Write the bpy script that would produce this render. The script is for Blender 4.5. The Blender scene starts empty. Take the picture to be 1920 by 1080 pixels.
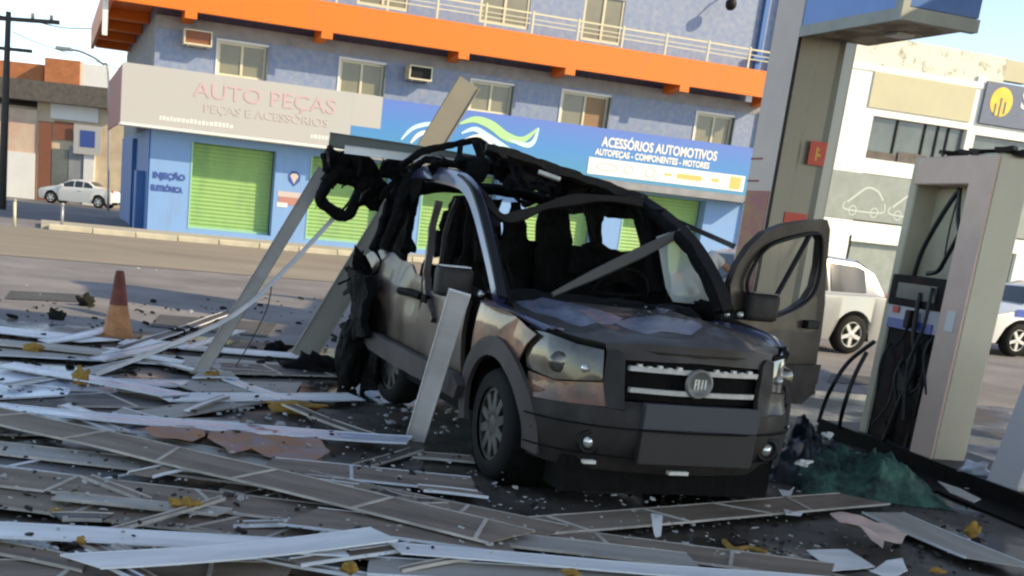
import bpy, bmesh, math, random
from mathutils import Vector, Matrix, noise
random.seed(7)
PI = math.pi
scene = bpy.context.scene
COL = scene.collection

# ------------------------------------------------------------------ camera (solved from the photograph's lines)
F, PITCH, ROLL, H = 2103.14, 0.249943, 0.103454, 1.51854
CX, CY = 728.87, 930.87
WX, WY, WYAW = 1.38712, 6.89582, -1.28623          # the wreck: front axle centre and heading
FYAW = 0.315162                                     # street front of the shops
_fw = Vector((0, math.cos(PITCH), -math.sin(PITCH)))
_up = Vector((0, math.sin(PITCH), math.cos(PITCH)))
_rt = Vector((1, 0, 0))
CR = math.cos(ROLL)*_rt + math.sin(ROLL)*_up
CU = -math.sin(ROLL)*_rt + math.cos(ROLL)*_up
CAMP = Vector((0, 0, H))
cam_d = bpy.data.cameras.new('camera')
cam = bpy.data.objects.new('camera', cam_d)
COL.objects.link(cam)
cam_d.sensor_width = 36
cam_d.lens = F/1920*36
cam_d.shift_x = (960-CX)/1920
cam_d.shift_y = (CY-540)/1920
cam_d.clip_start = .05
cam_d.clip_end = 3000
cam.matrix_world = Matrix(((CR.x, CU.x, -_fw.x, 0), (CR.y, CU.y, -_fw.y, 0), (CR.z, CU.z, -_fw.z, H), (0, 0, 0, 1)))
scene.camera = cam

# ------------------------------------------------------------------ sky, sun, exposure
SUN_AZ, SUN_EL = math.radians(-20), math.radians(31)   # azimuth from +X, anticlockwise
world = bpy.data.worlds.new('World')
scene.world = world
world.use_nodes = True
wn = world.node_tree
wn.nodes.clear()
sky = wn.nodes.new('ShaderNodeTexSky')
sky.sky_type = 'NISHITA'
sky.sun_disc = False
sky.sun_elevation = SUN_EL
sky.sun_rotation = PI/2 - SUN_AZ
sky.altitude = 20
sky.air_density = .65
sky.dust_density = .15
sky.ozone_density = 2.6
bg = wn.nodes.new('ShaderNodeBackground')
bg.inputs[1].default_value = .15
wo = wn.nodes.new('ShaderNodeOutputWorld')
wn.links.new(sky.outputs[0], bg.inputs[0])
wn.links.new(bg.outputs[0], wo.inputs[0])
sd = bpy.data.lights.new('sun', 'SUN')
sd.energy = 2.0
sd.angle = math.radians(.55)
sd.color = (1, .93, .80)
sun = bpy.data.objects.new('sun', sd)
COL.objects.link(sun)
sdir = Vector((math.cos(SUN_EL)*math.cos(SUN_AZ), math.cos(SUN_EL)*math.sin(SUN_AZ), math.sin(SUN_EL)))
sun.rotation_euler = sdir.to_track_quat('Z', 'Y').to_euler()
vs = scene.view_settings
scene.display_settings.display_device = 'sRGB'
vs.view_transform = 'Standard'
vs.look = 'None'
vs.gamma = 1
vs.use_curve_mapping = False
vs.exposure = 1.36
vs.use_white_balance = True
vs.white_balance_temperature = 9200
vs.white_balance_tint = 10
scene.cycles.max_bounces = 8
scene.cycles.pixel_filter_type = 'BLACKMAN_HARRIS'
scene.cycles.filter_width = 2.3

# ------------------------------------------------------------------ survey helpers
def ray(px, py):
    return (_fw*1.0 + CR*((px-CX)/F) - CU*((py-CY)/F))
def G(px, py, z=0.0):                     # the point at height z seen at a pixel of the photograph
    d = ray(px, py)
    t = (z-H)/d.z
    return CAMP + d*t
def at_depth(px, py, y):                  # the point at world distance y
    d = ray(px, py)
    return CAMP + d*(y/d.y)
class Plane:                              # a vertical plane through p0 along dir (angle from +X)
    def __init__(s, p0, ang):
        s.o = Vector((p0[0], p0[1], 0)); s.a = ang
        s.d = Vector((math.cos(ang), math.sin(ang), 0)); s.n = Vector((math.sin(ang), -math.cos(ang), 0))
    def uz(s, px, py, off=0):
        d = ray(px, py)
        t = ((s.o + s.n*off - CAMP).dot(s.n))/d.dot(s.n)
        p = CAMP + d*t
        return (p-s.o).dot(s.d), p.z
cw, sw = math.cos(WYAW), math.sin(WYAW)
def cl(v):                                # world -> car frame
    x, y = v[0]-WX, v[1]-WY
    return Vector((x*cw+y*sw, -x*sw+y*cw, v[2]))
def cworld(v):
    return Vector((WX+cw*v[0]-sw*v[1], WY+sw*v[0]+cw*v[1], v[2]))
def cdir():
    return cl(CAMP)
def cp(px, py, val, ax='Y'):              # photograph pixel -> car frame point on a plane X/Y/Z = val
    d = ray(px, py)
    d2 = Vector((d.x*cw+d.y*sw, -d.x*sw+d.y*cw, d.z))
    o = cdir()
    i = 'XYZ'.index(ax)
    t = (val-o[i])/d2[i]
    return o + d2*t

# ------------------------------------------------------------------ objects
def props(o, label=None, cat=None, group=None, kind=None):
    if label: o['label'] = label
    if cat: o['category'] = cat
    if group: o['group'] = group
    if kind: o['kind'] = kind
    return o
def empty(name, loc, rz=0, label=None, cat=None, group=None):
    o = bpy.data.objects.new(name, None)
    COL.objects.link(o)
    o.location = loc
    o.rotation_euler = (0, 0, rz)
    o.empty_display_size = .1
    return props(o, label, cat, group)
def obj(name, bm, mats, parent=None, smooth=False, loc=None):
    bmesh.ops.recalc_face_normals(bm, faces=bm.faces[:])
    me = bpy.data.meshes.new(name)
    bm.to_mesh(me)
    bm.free()
    if not isinstance(mats, (list, tuple)): mats = [mats]
    for m in mats: me.materials.append(m)
    if smooth:
        for p in me.polygons: p.use_smooth = True
    o = bpy.data.objects.new(name, me)
    COL.objects.link(o)
    if parent is not None: o.parent = parent
    if loc is not None: o.location = loc
    return o
def copy_tree(o, parent=None):
    c = o.copy()
    COL.objects.link(c)
    c.parent = parent
    for ch in list(o.children): copy_tree(ch, c)
    return c
def auto_smooth(o, ang=35):
    me = o.data
    for p in me.polygons: p.use_smooth = True
    bm = bmesh.new(); bm.from_mesh(me)
    for e in bm.edges:
        if len(e.link_faces) == 2 and e.calc_face_angle(0) > math.radians(ang): e.smooth = False
    bm.to_mesh(me); bm.free()
    return o
def B(): return bmesh.new()
def box(bm, x0, x1, y0, y1, z0, z1, mi=0, M=None):
    vs_ = [bm.verts.new((x, y, z)) for z in (z0, z1) for y in (y0, y1) for x in (x0, x1)]
    fs = [(0, 2, 3, 1), (4, 5, 7, 6), (0, 1, 5, 4), (2, 6, 7, 3), (0, 4, 6, 2), (1, 3, 7, 5)]
    out = []
    for f in fs:
        fc = bm.faces.new([vs_[i] for i in f]); fc.material_index = mi; out.append(fc)
    if M is not None:
        for v in vs_: v.co = M @ v.co
    return vs_
def bevbox(bm, x0, x1, y0, y1, z0, z1, b=.01, M=None, seg=2):
    t = bmesh.new()
    box(t, x0, x1, y0, y1, z0, z1)
    bmesh.ops.bevel(t, geom=t.edges[:], offset=b, segments=seg, affect='EDGES', profile=.6)
    merge(bm, t, M)
def merge(bm, t, M=None):
    mp = {}
    for v in t.verts:
        mp[v] = bm.verts.new(M @ v.co if M is not None else v.co)
    for f in t.faces:
        try:
            nf = bm.faces.new([mp[v] for v in f.verts]); nf.material_index = f.material_index; nf.smooth = f.smooth
        except ValueError: pass
    t.free()
def tube(bm, pts, r, n=8, cap=True, sq=1.0):
    pts = [Vector(p) for p in pts]
    rs = r if isinstance(r, (list, tuple)) else [r]*len(pts)
    rings = []
    prev = None
    for i, p in enumerate(pts):
        a = pts[max(0, i-1)]; b = pts[min(len(pts)-1, i+1)]
        t = (b-a)
        t = t.normalized() if t.length > 1e-9 else Vector((0, 0, 1))
        if prev is None:
            u = t.orthogonal().normalized()
        else:
            u = (prev - t*prev.dot(t))
            u = u.normalized() if u.length > 1e-6 else t.orthogonal().normalized()
        prev = u
        w = t.cross(u)
        rings.append([bm.verts.new(p + (u*math.cos(2*PI*k/n) + w*math.sin(2*PI*k/n)*sq)*rs[i]) for k in range(n)])
    for i in range(len(rings)-1):
        for k in range(n):
            bm.faces.new((rings[i][k], rings[i][(k+1) % n], rings[i+1][(k+1) % n], rings[i+1][k]))
    if cap:
        bm.faces.new(rings[0][::-1]); bm.faces.new(rings[-1])
def crumple(o, am=.02, f=6, cuts=1, seed=0):
    """blast-bent metal: subdivide and push vertices about"""
    bm = bmesh.new(); bm.from_mesh(o.data)
    if cuts: bmesh.ops.subdivide_edges(bm, edges=bm.edges[:], cuts=cuts, use_grid_fill=True)
    for v in bm.verts:
        p = v.co*f+Vector((seed, seed*2, seed*3))
        v.co += Vector((noise.noise(p), noise.noise(p+Vector((31, 0, 0))), noise.noise(p+Vector((0, 47, 0)))))*am
        p = v.co*f*3.1
        v.co += Vector((noise.noise(p), noise.noise(p+Vector((31, 0, 0))), noise.noise(p+Vector((0, 47, 0)))))*am*.5
    bm.to_mesh(o.data); bm.free()
    for p in o.data.polygons: p.use_smooth = False
    return o
def spline(pts, n=6):
    pts = [Vector(p) for p in pts]
    out = []
    for i in range(len(pts)-1):
        p0 = pts[max(0, i-1)]; p1 = pts[i]; p2 = pts[i+1]; p3 = pts[min(len(pts)-1, i+2)]
        for k in range(n):
            t = k/n
            out.append(.5*((2*p1)+(p2-p0)*t+(2*p0-5*p1+4*p2-p3)*t*t+(3*p1-p0-3*p2+p3)*t**3))
    out.append(pts[-1])
    return out
def lathe(bm, prof, n=32, axis='Y', c=(0, 0, 0), mi=0):
    rings = []
    c = Vector(c)
    for (r, h) in prof:
        ring = []
        for k in range(n):
            a = 2*PI*k/n
            if axis == 'Y': v = Vector((r*math.cos(a), h, r*math.sin(a)))
            elif axis == 'Z': v = Vector((r*math.cos(a), r*math.sin(a), h))
            else: v = Vector((h, r*math.cos(a), r*math.sin(a)))
            ring.append(bm.verts.new(c+v))
        rings.append(ring)
    for i in range(len(rings)-1):
        for k in range(n):
            f = bm.faces.new((rings[i][k], rings[i][(k+1) % n], rings[i+1][(k+1) % n], rings[i+1][k])); f.material_index = mi
    return rings
def panel(outline, fn, thick=.02, step=.08, holes=(), name='panel', mats=None, parent=None, ang=40):
    """outline/holes are (a, b) loops; fn maps (a, b) to a point; the sheet gets real thickness"""
    bm = bmesh.new()
    edges = []
    for loop in [outline]+list(holes):
        vs_ = [bm.verts.new((p[0], p[1], 0)) for p in loop]
        for i in range(len(vs_)): edges.append(bm.edges.new((vs_[i], vs_[(i+1) % len(vs_)])))
    bmesh.ops.triangle_fill(bm, use_beauty=True, use_dissolve=False, edges=edges, normal=(0, 0, 1))
    xs = [v.co.x for v in bm.verts]; ys = [v.co.y for v in bm.verts]
    for (lo, hi, nx) in ((min(xs), max(xs), Vector((1, 0, 0))), (min(ys), max(ys), Vector((0, 1, 0)))):
        t = lo+step
        while t < hi-step*.2:
            bmesh.ops.bisect_plane(bm, geom=bm.verts[:]+bm.edges[:]+bm.faces[:], plane_co=nx*(t+.00013), plane_no=nx, dist=1e-5)
            t += step
    for v in bm.verts:
        v.co = Vector(fn(v.co.x, v.co.y))
    bmesh.ops.recalc_face_normals(bm, faces=bm.faces[:])
    if thick:
        bm.normal_update()
        top = bm.faces[:]
        vmap = {}
        cen = {v: v.normal.copy() for v in bm.verts}
        bnd = [e for e in bm.edges if len(e.link_faces) == 1]
        for v in list(bm.verts): vmap[v] = bm.verts.new(v.co - cen[v]*thick)
        for f in top: bm.faces.new([vmap[v] for v in reversed(f.verts)])
        for e in bnd:
            a, b = e.verts
            try: bm.faces.new((a, b, vmap[b], vmap[a]))
            except ValueError: pass
    o = obj(name, bm, mats, parent)
    return auto_smooth(o, ang)
def cut_poly(bm, pts, d0, d1, axis='Y', mi=0):
    """prism: pts are (a,b); axis Y -> (a, y, b), X -> (x, a, b), Z -> (a, b, z)"""
    def mk(p, d):
        return {'Y': (p[0], d, p[1]), 'X': (d, p[0], p[1]), 'Z': (p[0], p[1], d)}[axis]
    A = [bm.verts.new(mk(p, d0)) for p in pts]; C = [bm.verts.new(mk(p, d1)) for p in pts]
    f = bm.faces.new(A); f.material_index = mi
    f = bm.faces.new(C[::-1]); f.material_index = mi
    n = len(pts)
    for i in range(n):
        f = bm.faces.new((A[i], C[i], C[(i+1) % n], A[(i+1) % n])); f.material_index = mi
def text_obj(name, s, size, mat, parent, loc, rot=(PI/2, 0, 0), align='LEFT', extrude=.01, sx=1.0, bold=.0, shear=0):
    cu = bpy.data.curves.new(name+'_curve', 'FONT')
    cu.body = s; cu.size = size; cu.extrude = extrude; cu.align_x = align; cu.offset = bold; cu.shear = shear
    cu.resolution_u = 3
    t = bpy.data.objects.new('tmp_text', cu)
    COL.objects.link(t)
    dg = bpy.context.evaluated_depsgraph_get()
    me = bpy.data.meshes.new_from_object(t.evaluated_get(dg))
    bpy.data.objects.remove(t)
    me.materials.clear(); me.materials.append(mat)
    o = bpy.data.objects.new(name, me)
    COL.objects.link(o)
    o.parent = parent; o.location = loc; o.rotation_euler = rot; o.scale = (sx, 1, 1)
    return o

# ------------------------------------------------------------------ materials
def lin(c):
    return tuple((x/255/12.92 if x/255 <= .04045 else ((x/255+.055)/1.055)**2.4) for x in c)
def mat(name, col, rough=.6, metal=0, var=.0, vscale=4, col2=None, patch=None, bump=0, bscale=30, coat=0, spec=.5, stretch=None, rvar=0, coord='Object', detail=6):
    m = bpy.data.materials.new(name)
    m.use_nodes = True
    nt = m.node_tree
    b = nt.nodes['Principled BSDF']
    b.inputs['Roughness'].default_value = rough
    b.inputs['Metallic'].default_value = metal
    b.inputs['Specular IOR Level'].default_value = spec
    b.inputs['Coat Weight'].default_value = coat
    b.inputs['Coat Roughness'].default_value = .06
    b.inputs['Base Color'].default_value = (*col, 1)
    m.diffuse_color = (*col, 1)
    if var or col2 or bump or rvar:
        tc = nt.nodes.new('ShaderNodeTexCoord')
        mp = nt.nodes.new('ShaderNodeMapping')
        nt.links.new(tc.outputs[coord], mp.inputs[0])
        if stretch: mp.inputs['Scale'].default_value = stretch
        nz = nt.nodes.new('ShaderNodeTexNoise')
        nz.inputs['Scale'].default_value = vscale
        nz.inputs['Detail'].default_value = detail
        nz.inputs['Roughness'].default_value = .65
        nt.links.new(mp.outputs[0], nz.inputs['Vector'])
        src = None
        mx = nt.nodes.new('ShaderNodeMix'); mx.data_type = 'RGBA'
        c2 = col2 if col2 else tuple(max(0, x*(1-var)) for x in col)
        c1 = col if col2 else tuple(x*(1+var) for x in col)
        mx.inputs['A'].default_value = (*c1, 1); mx.inputs['B'].default_value = (*c2, 1)
        lo, hi = patch if patch else (.3, .7)
        mr = nt.nodes.new('ShaderNodeMapRange')
        mr.inputs['From Min'].default_value = lo; mr.inputs['From Max'].default_value = hi
        nt.links.new(nz.outputs['Fac'], mr.inputs['Value'])
        nt.links.new(mr.outputs[0], mx.inputs['Factor'])
        nt.links.new(mx.outputs['Result'], b.inputs['Base Color'])
        if rvar:
            m2 = nt.nodes.new('ShaderNodeMapRange')
            m2.inputs['From Min'].default_value = .3; m2.inputs['From Max'].default_value = .7
            m2.inputs['To Min'].default_value = max(.02, rough-rvar); m2.inputs['To Max'].default_value = min(1, rough+rvar)
            n3 = nt.nodes.new('ShaderNodeTexNoise'); n3.inputs['Scale'].default_value = vscale*1.7; n3.inputs['Detail'].default_value = 5
            nt.links.new(mp.outputs[0], n3.inputs['Vector'])
            nt.links.new(n3.outputs['Fac'], m2.inputs['Value'])
            nt.links.new(m2.outputs[0], b.inputs['Roughness'])
        if bump:
            n2 = nt.nodes.new('ShaderNodeTexNoise'); n2.inputs['Scale'].default_value = bscale; n2.inputs['Detail'].default_value = 6
            nt.links.new(mp.outputs[0], n2.inputs['Vector'])
            bp = nt.nodes.new('ShaderNodeBump'); bp.inputs['Strength'].default_value = bump; bp.inputs['Distance'].default_value = .02
            nt.links.new(n2.outputs['Fac'], bp.inputs['Height'])
            nt.links.new(bp.outputs[0], b.inputs['Normal'])
    return m
def glass(name, col=(.02, .025, .03), rough=.05, alpha=None):
    m = mat(name, col, rough, spec=.8)
    if alpha is not None:
        nt = m.node_tree
        nt.nodes['Principled BSDF'].inputs['Alpha'].default_value = alpha
    return m
M = {}
M['asphalt'] = mat('asphalt', (.20, .185, .18), .85, var=.35, vscale=.5, bump=.35, bscale=40)
M['dusty_road'] = mat('dusty road', (.25, .21, .16), .9, var=.22, vscale=.35, bump=.3, bscale=25, stretch=(.35, 1, 1))
M['pavement'] = mat('pavement', (.42, .38, .30), .9, var=.15, vscale=.8)
M['kerb'] = mat('kerb stone', (.55, .50, .38), .85, var=.2, vscale=1.5)
M['island'] = mat('island concrete', (.035, .033, .032), .6, var=.4, vscale=6, bump=.3)
M['wall_blue'] = mat('light blue painted wall', (.17, .34, .62), .7, col2=(.17, .29, .48), vscale=1.2, stretch=(2, 2, .5), patch=(.5, .8))
M['wall_deep'] = mat('shaded blue wall', (.02, .13, .36), .6, var=.1, vscale=1)  # shade of the side wall is put into this darker blue
M['mosaic'] = mat('blue grey mosaic tile', (.155, .225, .38), .5, col2=(.25, .30, .38), vscale=5, patch=(.38, .64), detail=10)
M['grey_plaster'] = mat('grey plaster', (.26, .27, .29), .85, var=.2, vscale=2)
M['orange'] = mat('orange fascia paint', (.80, .175, .012), .55, col2=(.66, .15, .03), vscale=1.2, stretch=(2.5, 2.5, .3), patch=(.5, .8))
M['sign_white'] = mat('faded white sign sheet', (.42, .43, .42), .5, col2=(.46, .44, .43), vscale=.5)
M['sign_red'] = mat('dark red sign end', (.30, .045, .04), .6, var=.15)
M['pink_text'] = mat('faded pink lettering', (.56, .38, .40), .6)
M['pink_edge'] = mat('pale lettering', (.52, .46, .44), .6)
M['white'] = mat('white paint', (.72, .72, .70), .5, var=.04)
M['bright_white'] = mat('bright white wall', (.80, .80, .76), .7, var=.04, vscale=1.5)
M['cream'] = mat('cream painted frame', (.62, .58, .42), .6, var=.06)
M['window_dull'] = mat('dusty window glass', (.20, .19, .13), .25, var=.15, vscale=1.3, spec=.6)
M['window_brown'] = mat('brown window shutter', (.26, .15, .07), .5, var=.15, vscale=1.3)
M['window_dark'] = mat('dark window glass', (.10, .12, .12), .12, var=.3, vscale=.8)
M['green'] = mat('green shutter', (.24, .43, .15), .55, col2=(.18, .33, .14), vscale=1.0, stretch=(2, 2, .5), patch=(.45, .75))
M['green_trim'] = mat('pale green shutter frame', (.26, .52, .38), .6)
M['dark_blue_paint'] = mat('dark blue lettering', (.03, .08, .30), .6)
M['cream_panel'] = mat('pale yellow panel', (.50, .47, .32), .7, var=.05, vscale=1.2)
M['peeling'] = mat('peeling old wall', (.70, .69, .58), .9, col2=(.22, .21, .17), vscale=2.2, patch=(.54, .68), detail=10)
M['grey_sign'] = mat('grey blue sign sheet', (.10, .13, .20), .5, var=.1)
M['yellow'] = mat('yellow paint', (.80, .52, .06), .5, var=.1)
M['grey_green'] = mat('grey green poster', (.25, .29, .27), .5, var=.15, vscale=2)
M['brick'] = mat('orange brick', (.48, .17, .07), .85, var=.2, vscale=3)
M['old_cream'] = mat('old cream wall', (.72, .60, .42), .9, col2=(.50, .38, .27), vscale=.9)
M['rose_wall'] = mat('stained rose wall', (.62, .36, .27), .9, col2=(.70, .60, .45), vscale=.8)
M['brown_gate'] = mat('brown gate', (.25, .09, .05), .6, var=.1)
M['roof_dark'] = mat('dark corrugated roof', (.12, .105, .09), .8, var=.3)
M['pole'] = mat('weathered concrete pole', (.07, .065, .055), .9, var=.2)
M['galv'] = mat('galvanised steel', (.35, .36, .36), .45, metal=.5)
M['cable'] = mat('black cable', (.012, .012, .012), .5)
M['car_white'] = mat('white car paint', (.72, .73, .72), .25, coat=.8)
M['car_silver'] = mat('silver car paint', (.36, .37, .37), .28, metal=.25, coat=.8)
M['car_glass'] = glass('dark car glass', (.03, .04, .045), .05)
M['rubber'] = mat('tyre rubber', (.010, .0095, .009), .8, spec=.25, bump=.2)
M['rim'] = mat('alloy rim', (.60, .60, .58), .3, metal=.6)
M['black_plastic'] = mat('black plastic', (.008, .008, .008), .55, spec=.25)
M['tail_red'] = mat('red tail lamp', (.45, .02, .02), .2)
M['blue_stripe'] = mat('blue livery', (.03, .09, .40), .3, coat=.5)
# the wreck
M['arch'] = mat('grey brown arch plastic', (.075, .060, .058), .55, var=.25, vscale=5, spec=.35)
M['paint'] = mat('scorched brown car paint', (.042, .031, .023), .45, metal=.1, col2=(.075, .057, .043), vscale=3, patch=(.45, .8), rvar=.12, coat=.12, spec=.3)
M['paint_peel'] = mat('scorched paint with bare rose patches', (.085, .058, .045), .42, metal=.2, col2=(.32, .17, .13), vscale=3.0, patch=(.62, .78), coat=.1, stretch=(2.2, 1, .7))
M['paint_copper'] = mat('scorched copper paint with highlights', (.115, .066, .045), .42, metal=.3, col2=(.42, .16, .08), vscale=3.5, patch=(.44, .68), coat=.6)  # orange patches are reflected highlights put into the reddish brown paint
M['paint_sky_sheen'] = mat('glossy paint with sky sheen', (.045, .055, .14), .28, metal=.4, col2=(.10, .09, .10), vscale=3, patch=(.45, .6), coat=.6)  # brown paint whose blue sky reflection is put into the colour
M['clad'] = mat('dark grey side cladding', (.028, .023, .021), .6, spec=.3, col2=(.058, .048, .042), vscale=4, patch=(.45, .8), rvar=.15, bump=.15, bscale=18)
M['char'] = mat('charred black metal', (.005, .0045, .004), .8, spec=.15, var=.6, vscale=14, bump=.5, bscale=30)
M['char_brown'] = mat('scorched brown metal', (.017, .012, .009), .6, spec=.3, var=.5, vscale=8, bump=.3)
M['seat'] = mat('burnt seat foam', (.008, .007, .006), .9, spec=.1, var=.6, vscale=12, bump=.8, bscale=22)
M['chrome'] = mat('dull chrome', (.72, .68, .62), .5, metal=.3, var=.2, vscale=15)
M['lamp'] = mat('sooty lamp glass', (.075, .065, .05), .15, metal=.2, var=.6, vscale=7, coat=1)
M['lamp_bright'] = mat('lamp reflector', (.75, .74, .68), .15, metal=.7)
M['rim_dark'] = mat('sooty alloy', (.10, .095, .09), .45, metal=.5, var=.6, vscale=9)
M['plate_upper'] = mat('blank plate upper band', (.050, .049, .062), .55)
M['plate_lower'] = mat('blank plate lower band', (.022, .018, .016), .6)
# forecourt things
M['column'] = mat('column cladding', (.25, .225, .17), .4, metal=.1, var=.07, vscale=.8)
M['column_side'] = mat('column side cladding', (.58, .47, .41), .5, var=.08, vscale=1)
M['red_sticker'] = mat('red sticker', (.62, .06, .03), .5)
M['poster_pink'] = mat('pink faded poster', (.42, .14, .13), .6, col2=(.42, .25, .10), vscale=2.5, patch=(.4, .6))
M['box_blue'] = mat('blue sign face', (.08, .23, .56), .35, var=.08)
M['box_deep'] = mat('deep blue sign face', (.018, .12, .36), .35, var=.1)
M['box_trim'] = mat('grey sign trim', (.28, .29, .26), .5, var=.15)
M['soffit'] = mat('stained sign underside', (.20, .17, .12), .7, col2=(.42, .40, .32), vscale=4, patch=(.45, .6))
M['pump_rose'] = mat('rose grey pump side', (.70, .48, .39), .5, var=.12, vscale=2)
M['pump_steel'] = mat('brushed pump pillar', (.50, .455, .36), .38, metal=.1, var=.09, vscale=1.6)
M['pump_beige'] = mat('beige pump panel', (.52, .46, .33), .6, var=.15, vscale=2)
M['pump_dark'] = mat('burnt pump inside', (.009, .006, .006), .7, spec=.2, col2=(.05, .014, .011), vscale=6, patch=(.5, .75))
M['pump_white'] = mat('white pump panel', (.42, .43, .50), .4, var=.1)
M['pump_blue'] = mat('blue pump panel', (.03, .09, .36), .4)
M['lilac_grey'] = mat('lilac grey pillar paint', (.56, .51, .52), .5, var=.06, vscale=1)
M['canopy'] = mat('canopy ceiling board', (.72, .70, .66), .6, var=.05)
M['cone'] = mat('orange cone rubber', (.52, .13, .035), .6, col2=(.20, .035, .02), vscale=6, patch=(.4, .6))
M['cone_base'] = mat('dirty cone base', (.36, .16, .07), .7)
M['cloth'] = mat('dark green cloth', (.05, .15, .11), .9, col2=(.012, .03, .028), vscale=5, patch=(.4, .62), bump=.8, stretch=(1, 1, 1))
M['cloth_blue'] = mat('dark blue plastic sheeting', (.006, .014, .022), .35, var=.6, vscale=4)
# fallen ceiling boards
def board_mat(name, c, rough=.35, var=.18, spec=.5):
    return mat(name, c, rough, var=var, vscale=2.2, spec=spec, rvar=.12, stretch=(.5, 2.5, 1))
M['board_white'] = board_mat('white ceiling board', (.82, .81, .78), .45)
M['board_grey'] = board_mat('grey ceiling board', (.40, .36, .31), .6)
M['board_brown'] = board_mat('soiled brown ceiling board', (.27, .20, .15), .75, .35, .25)
M['board_dark'] = board_mat('dark soiled board', (.05, .042, .036), .5, .4)
M['board_green'] = board_mat('grey green channel paint', (.12, .13, .115), .5)
M['board_pale'] = board_mat('pale ceiling board', (.78, .73, .70), .45)
M['board_beige'] = board_mat('beige plank', (.25, .23, .18), .5, .08)
M['board_bluish'] = board_mat('glossy pale board', (.56, .60, .68), .25, .1, .7)  # blue cast is reflected sky put into the boards' colour
M['lip'] = mat('pale board edge', (.50, .44, .38), .6, var=.4, vscale=3)  # paler than the boards: sky light on the ribs put into the colour
M['lip_white'] = mat('white board edge', (.70, .72, .75), .35, var=.1)
M['foam_yellow'] = mat('yellow foam', (.46, .27, .05), .85, col2=(.30, .14, .03), var=.35, vscale=14, bump=.8)
M['pink_sheet'] = mat('pink insulation sheet', (.36, .24, .22), .8, col2=(.46, .20, .10), vscale=5, patch=(.42, .6))
M['shard'] = mat('pale shards', (.40, .39, .37), .6, var=.4, vscale=30)
M['dirt'] = mat('dark rubble', (.022, .024, .020), .95, bump=.8, var=.4, spec=.1)
M['skin'] = mat('skin', (.36, .18, .11), .6)
M['hair'] = mat('dark hair', (.012, .009, .008), .7)
M['shirt'] = mat('white shirt', (.62, .61, .57), .85)
M['trousers'] = mat('dark trousers', (.03, .035, .05), .9)
M['glass_clear'] = glass('scratched side glass', (.10, .11, .09), .08, .08)

# ------------------------------------------------------------------ the setting: ground
def sheet(name, pts, z, m, label=None):
    bm = B()
    bm.faces.new([bm.verts.new((p[0], p[1], z)) for p in pts])
    o = obj(name, bm, m)
    props(o, label, None, None, 'structure')
    return o
FA = Plane(G(275, 437), FYAW)          # street front plane of the shops
O = FA.o
def fw(u, off=0):                       # point in front of (off>0) the shop front
    return O + FA.d*u + FA.n*off
sheet('ground', [(-900, -300), (900, -300), (900, 1500), (-900, 1500)], -.008, M['asphalt'], 'grey asphalt ground running out to the far houses')
# forecourt: wet dark concrete
def wet_mat():
    m = bpy.data.materials.new('wet dark forecourt'); m.use_nodes = True
    nt = m.node_tree; b = nt.nodes['Principled BSDF']
    tc = nt.nodes.new('ShaderNodeTexCoord')
    n1 = nt.nodes.new('ShaderNodeTexNoise'); n1.inputs['Scale'].default_value = .9; n1.inputs['Detail'].default_value = 8
    n2 = nt.nodes.new('ShaderNodeTexNoise'); n2.inputs['Scale'].default_value = 9; n2.inputs['Detail'].default_value = 8
    for n in (n1, n2): nt.links.new(tc.outputs['Object'], n.inputs['Vector'])
    cr = nt.nodes.new('ShaderNodeValToRGB')
    cr.color_ramp.elements[0].position = .38; cr.color_ramp.elements[0].color = (.024, .018, .014, 1)
    cr.color_ramp.elements[1].position = .66; cr.color_ramp.elements[1].color = (.095, .074, .058, 1)
    mx = nt.nodes.new('ShaderNodeMix'); mx.data_type = 'RGBA'; mx.blend_type = 'MULTIPLY'; mx.inputs['Factor'].default_value = .6
    cr2 = nt.nodes.new('ShaderNodeValToRGB')
    cr2.color_ramp.elements[0].position = .35; cr2.color_ramp.elements[0].color = (.45, .45, .45, 1)
    cr2.color_ramp.elements[1].position = .6; cr2.color_ramp.elements[1].color = (1.3, 1.28, 1.25, 1)
    nt.links.new(n1.outputs['Fac'], cr.inputs[0]); nt.links.new(n2.outputs['Fac'], cr2.inputs[0])
    nt.links.new(cr.outputs[0], mx.inputs['A']); nt.links.new(cr2.outputs[0], mx.inputs['B'])
    nt.links.new(mx.outputs['Result'], b.inputs['Base Color'])
    mr = nt.nodes.new('ShaderNodeMapRange')
    mr.inputs['From Min'].default_value = .42; mr.inputs['From Max'].default_value = .56
    mr.inputs['To Min'].default_value = .12; mr.inputs['To Max'].default_value = .62
    nt.links.new(n1.outputs['Fac'], mr.inputs['Value']); nt.links.new(mr.outputs[0], b.inputs['Roughness'])
    bp = nt.nodes.new('ShaderNodeBump'); bp.inputs['Strength'].default_value = .25; bp.inputs['Distance'].default_value = .01
    nt.links.new(n2.outputs['Fac'], bp.inputs['Height']); nt.links.new(bp.outputs[0], b.inputs['Normal'])
    return m
M['wet'] = wet_mat()
sheet('forecourt', [(-14, -12), (16, -12), (15, 9.5), (7, 13.2), (-3, 11.9), (-12, 10.6)], -.004, M['wet'], 'dark wet concrete forecourt under the wreck')
M['patch'] = mat('dark road patch', (.07, .066, .064), .85, var=.3, vscale=2)
for k, pts in enumerate(([(20, 545), (160, 552), (150, 566), (10, 560)], [(300, 590), (520, 606), (500, 632), (280, 612)], [(1560, 700), (1700, 712), (1690, 726), (1550, 716)])):
    sheet('road_patch', [G(a, b)[:2] for a, b in pts], .001, M['patch'], 'dark repair patch on the asphalt')
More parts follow.
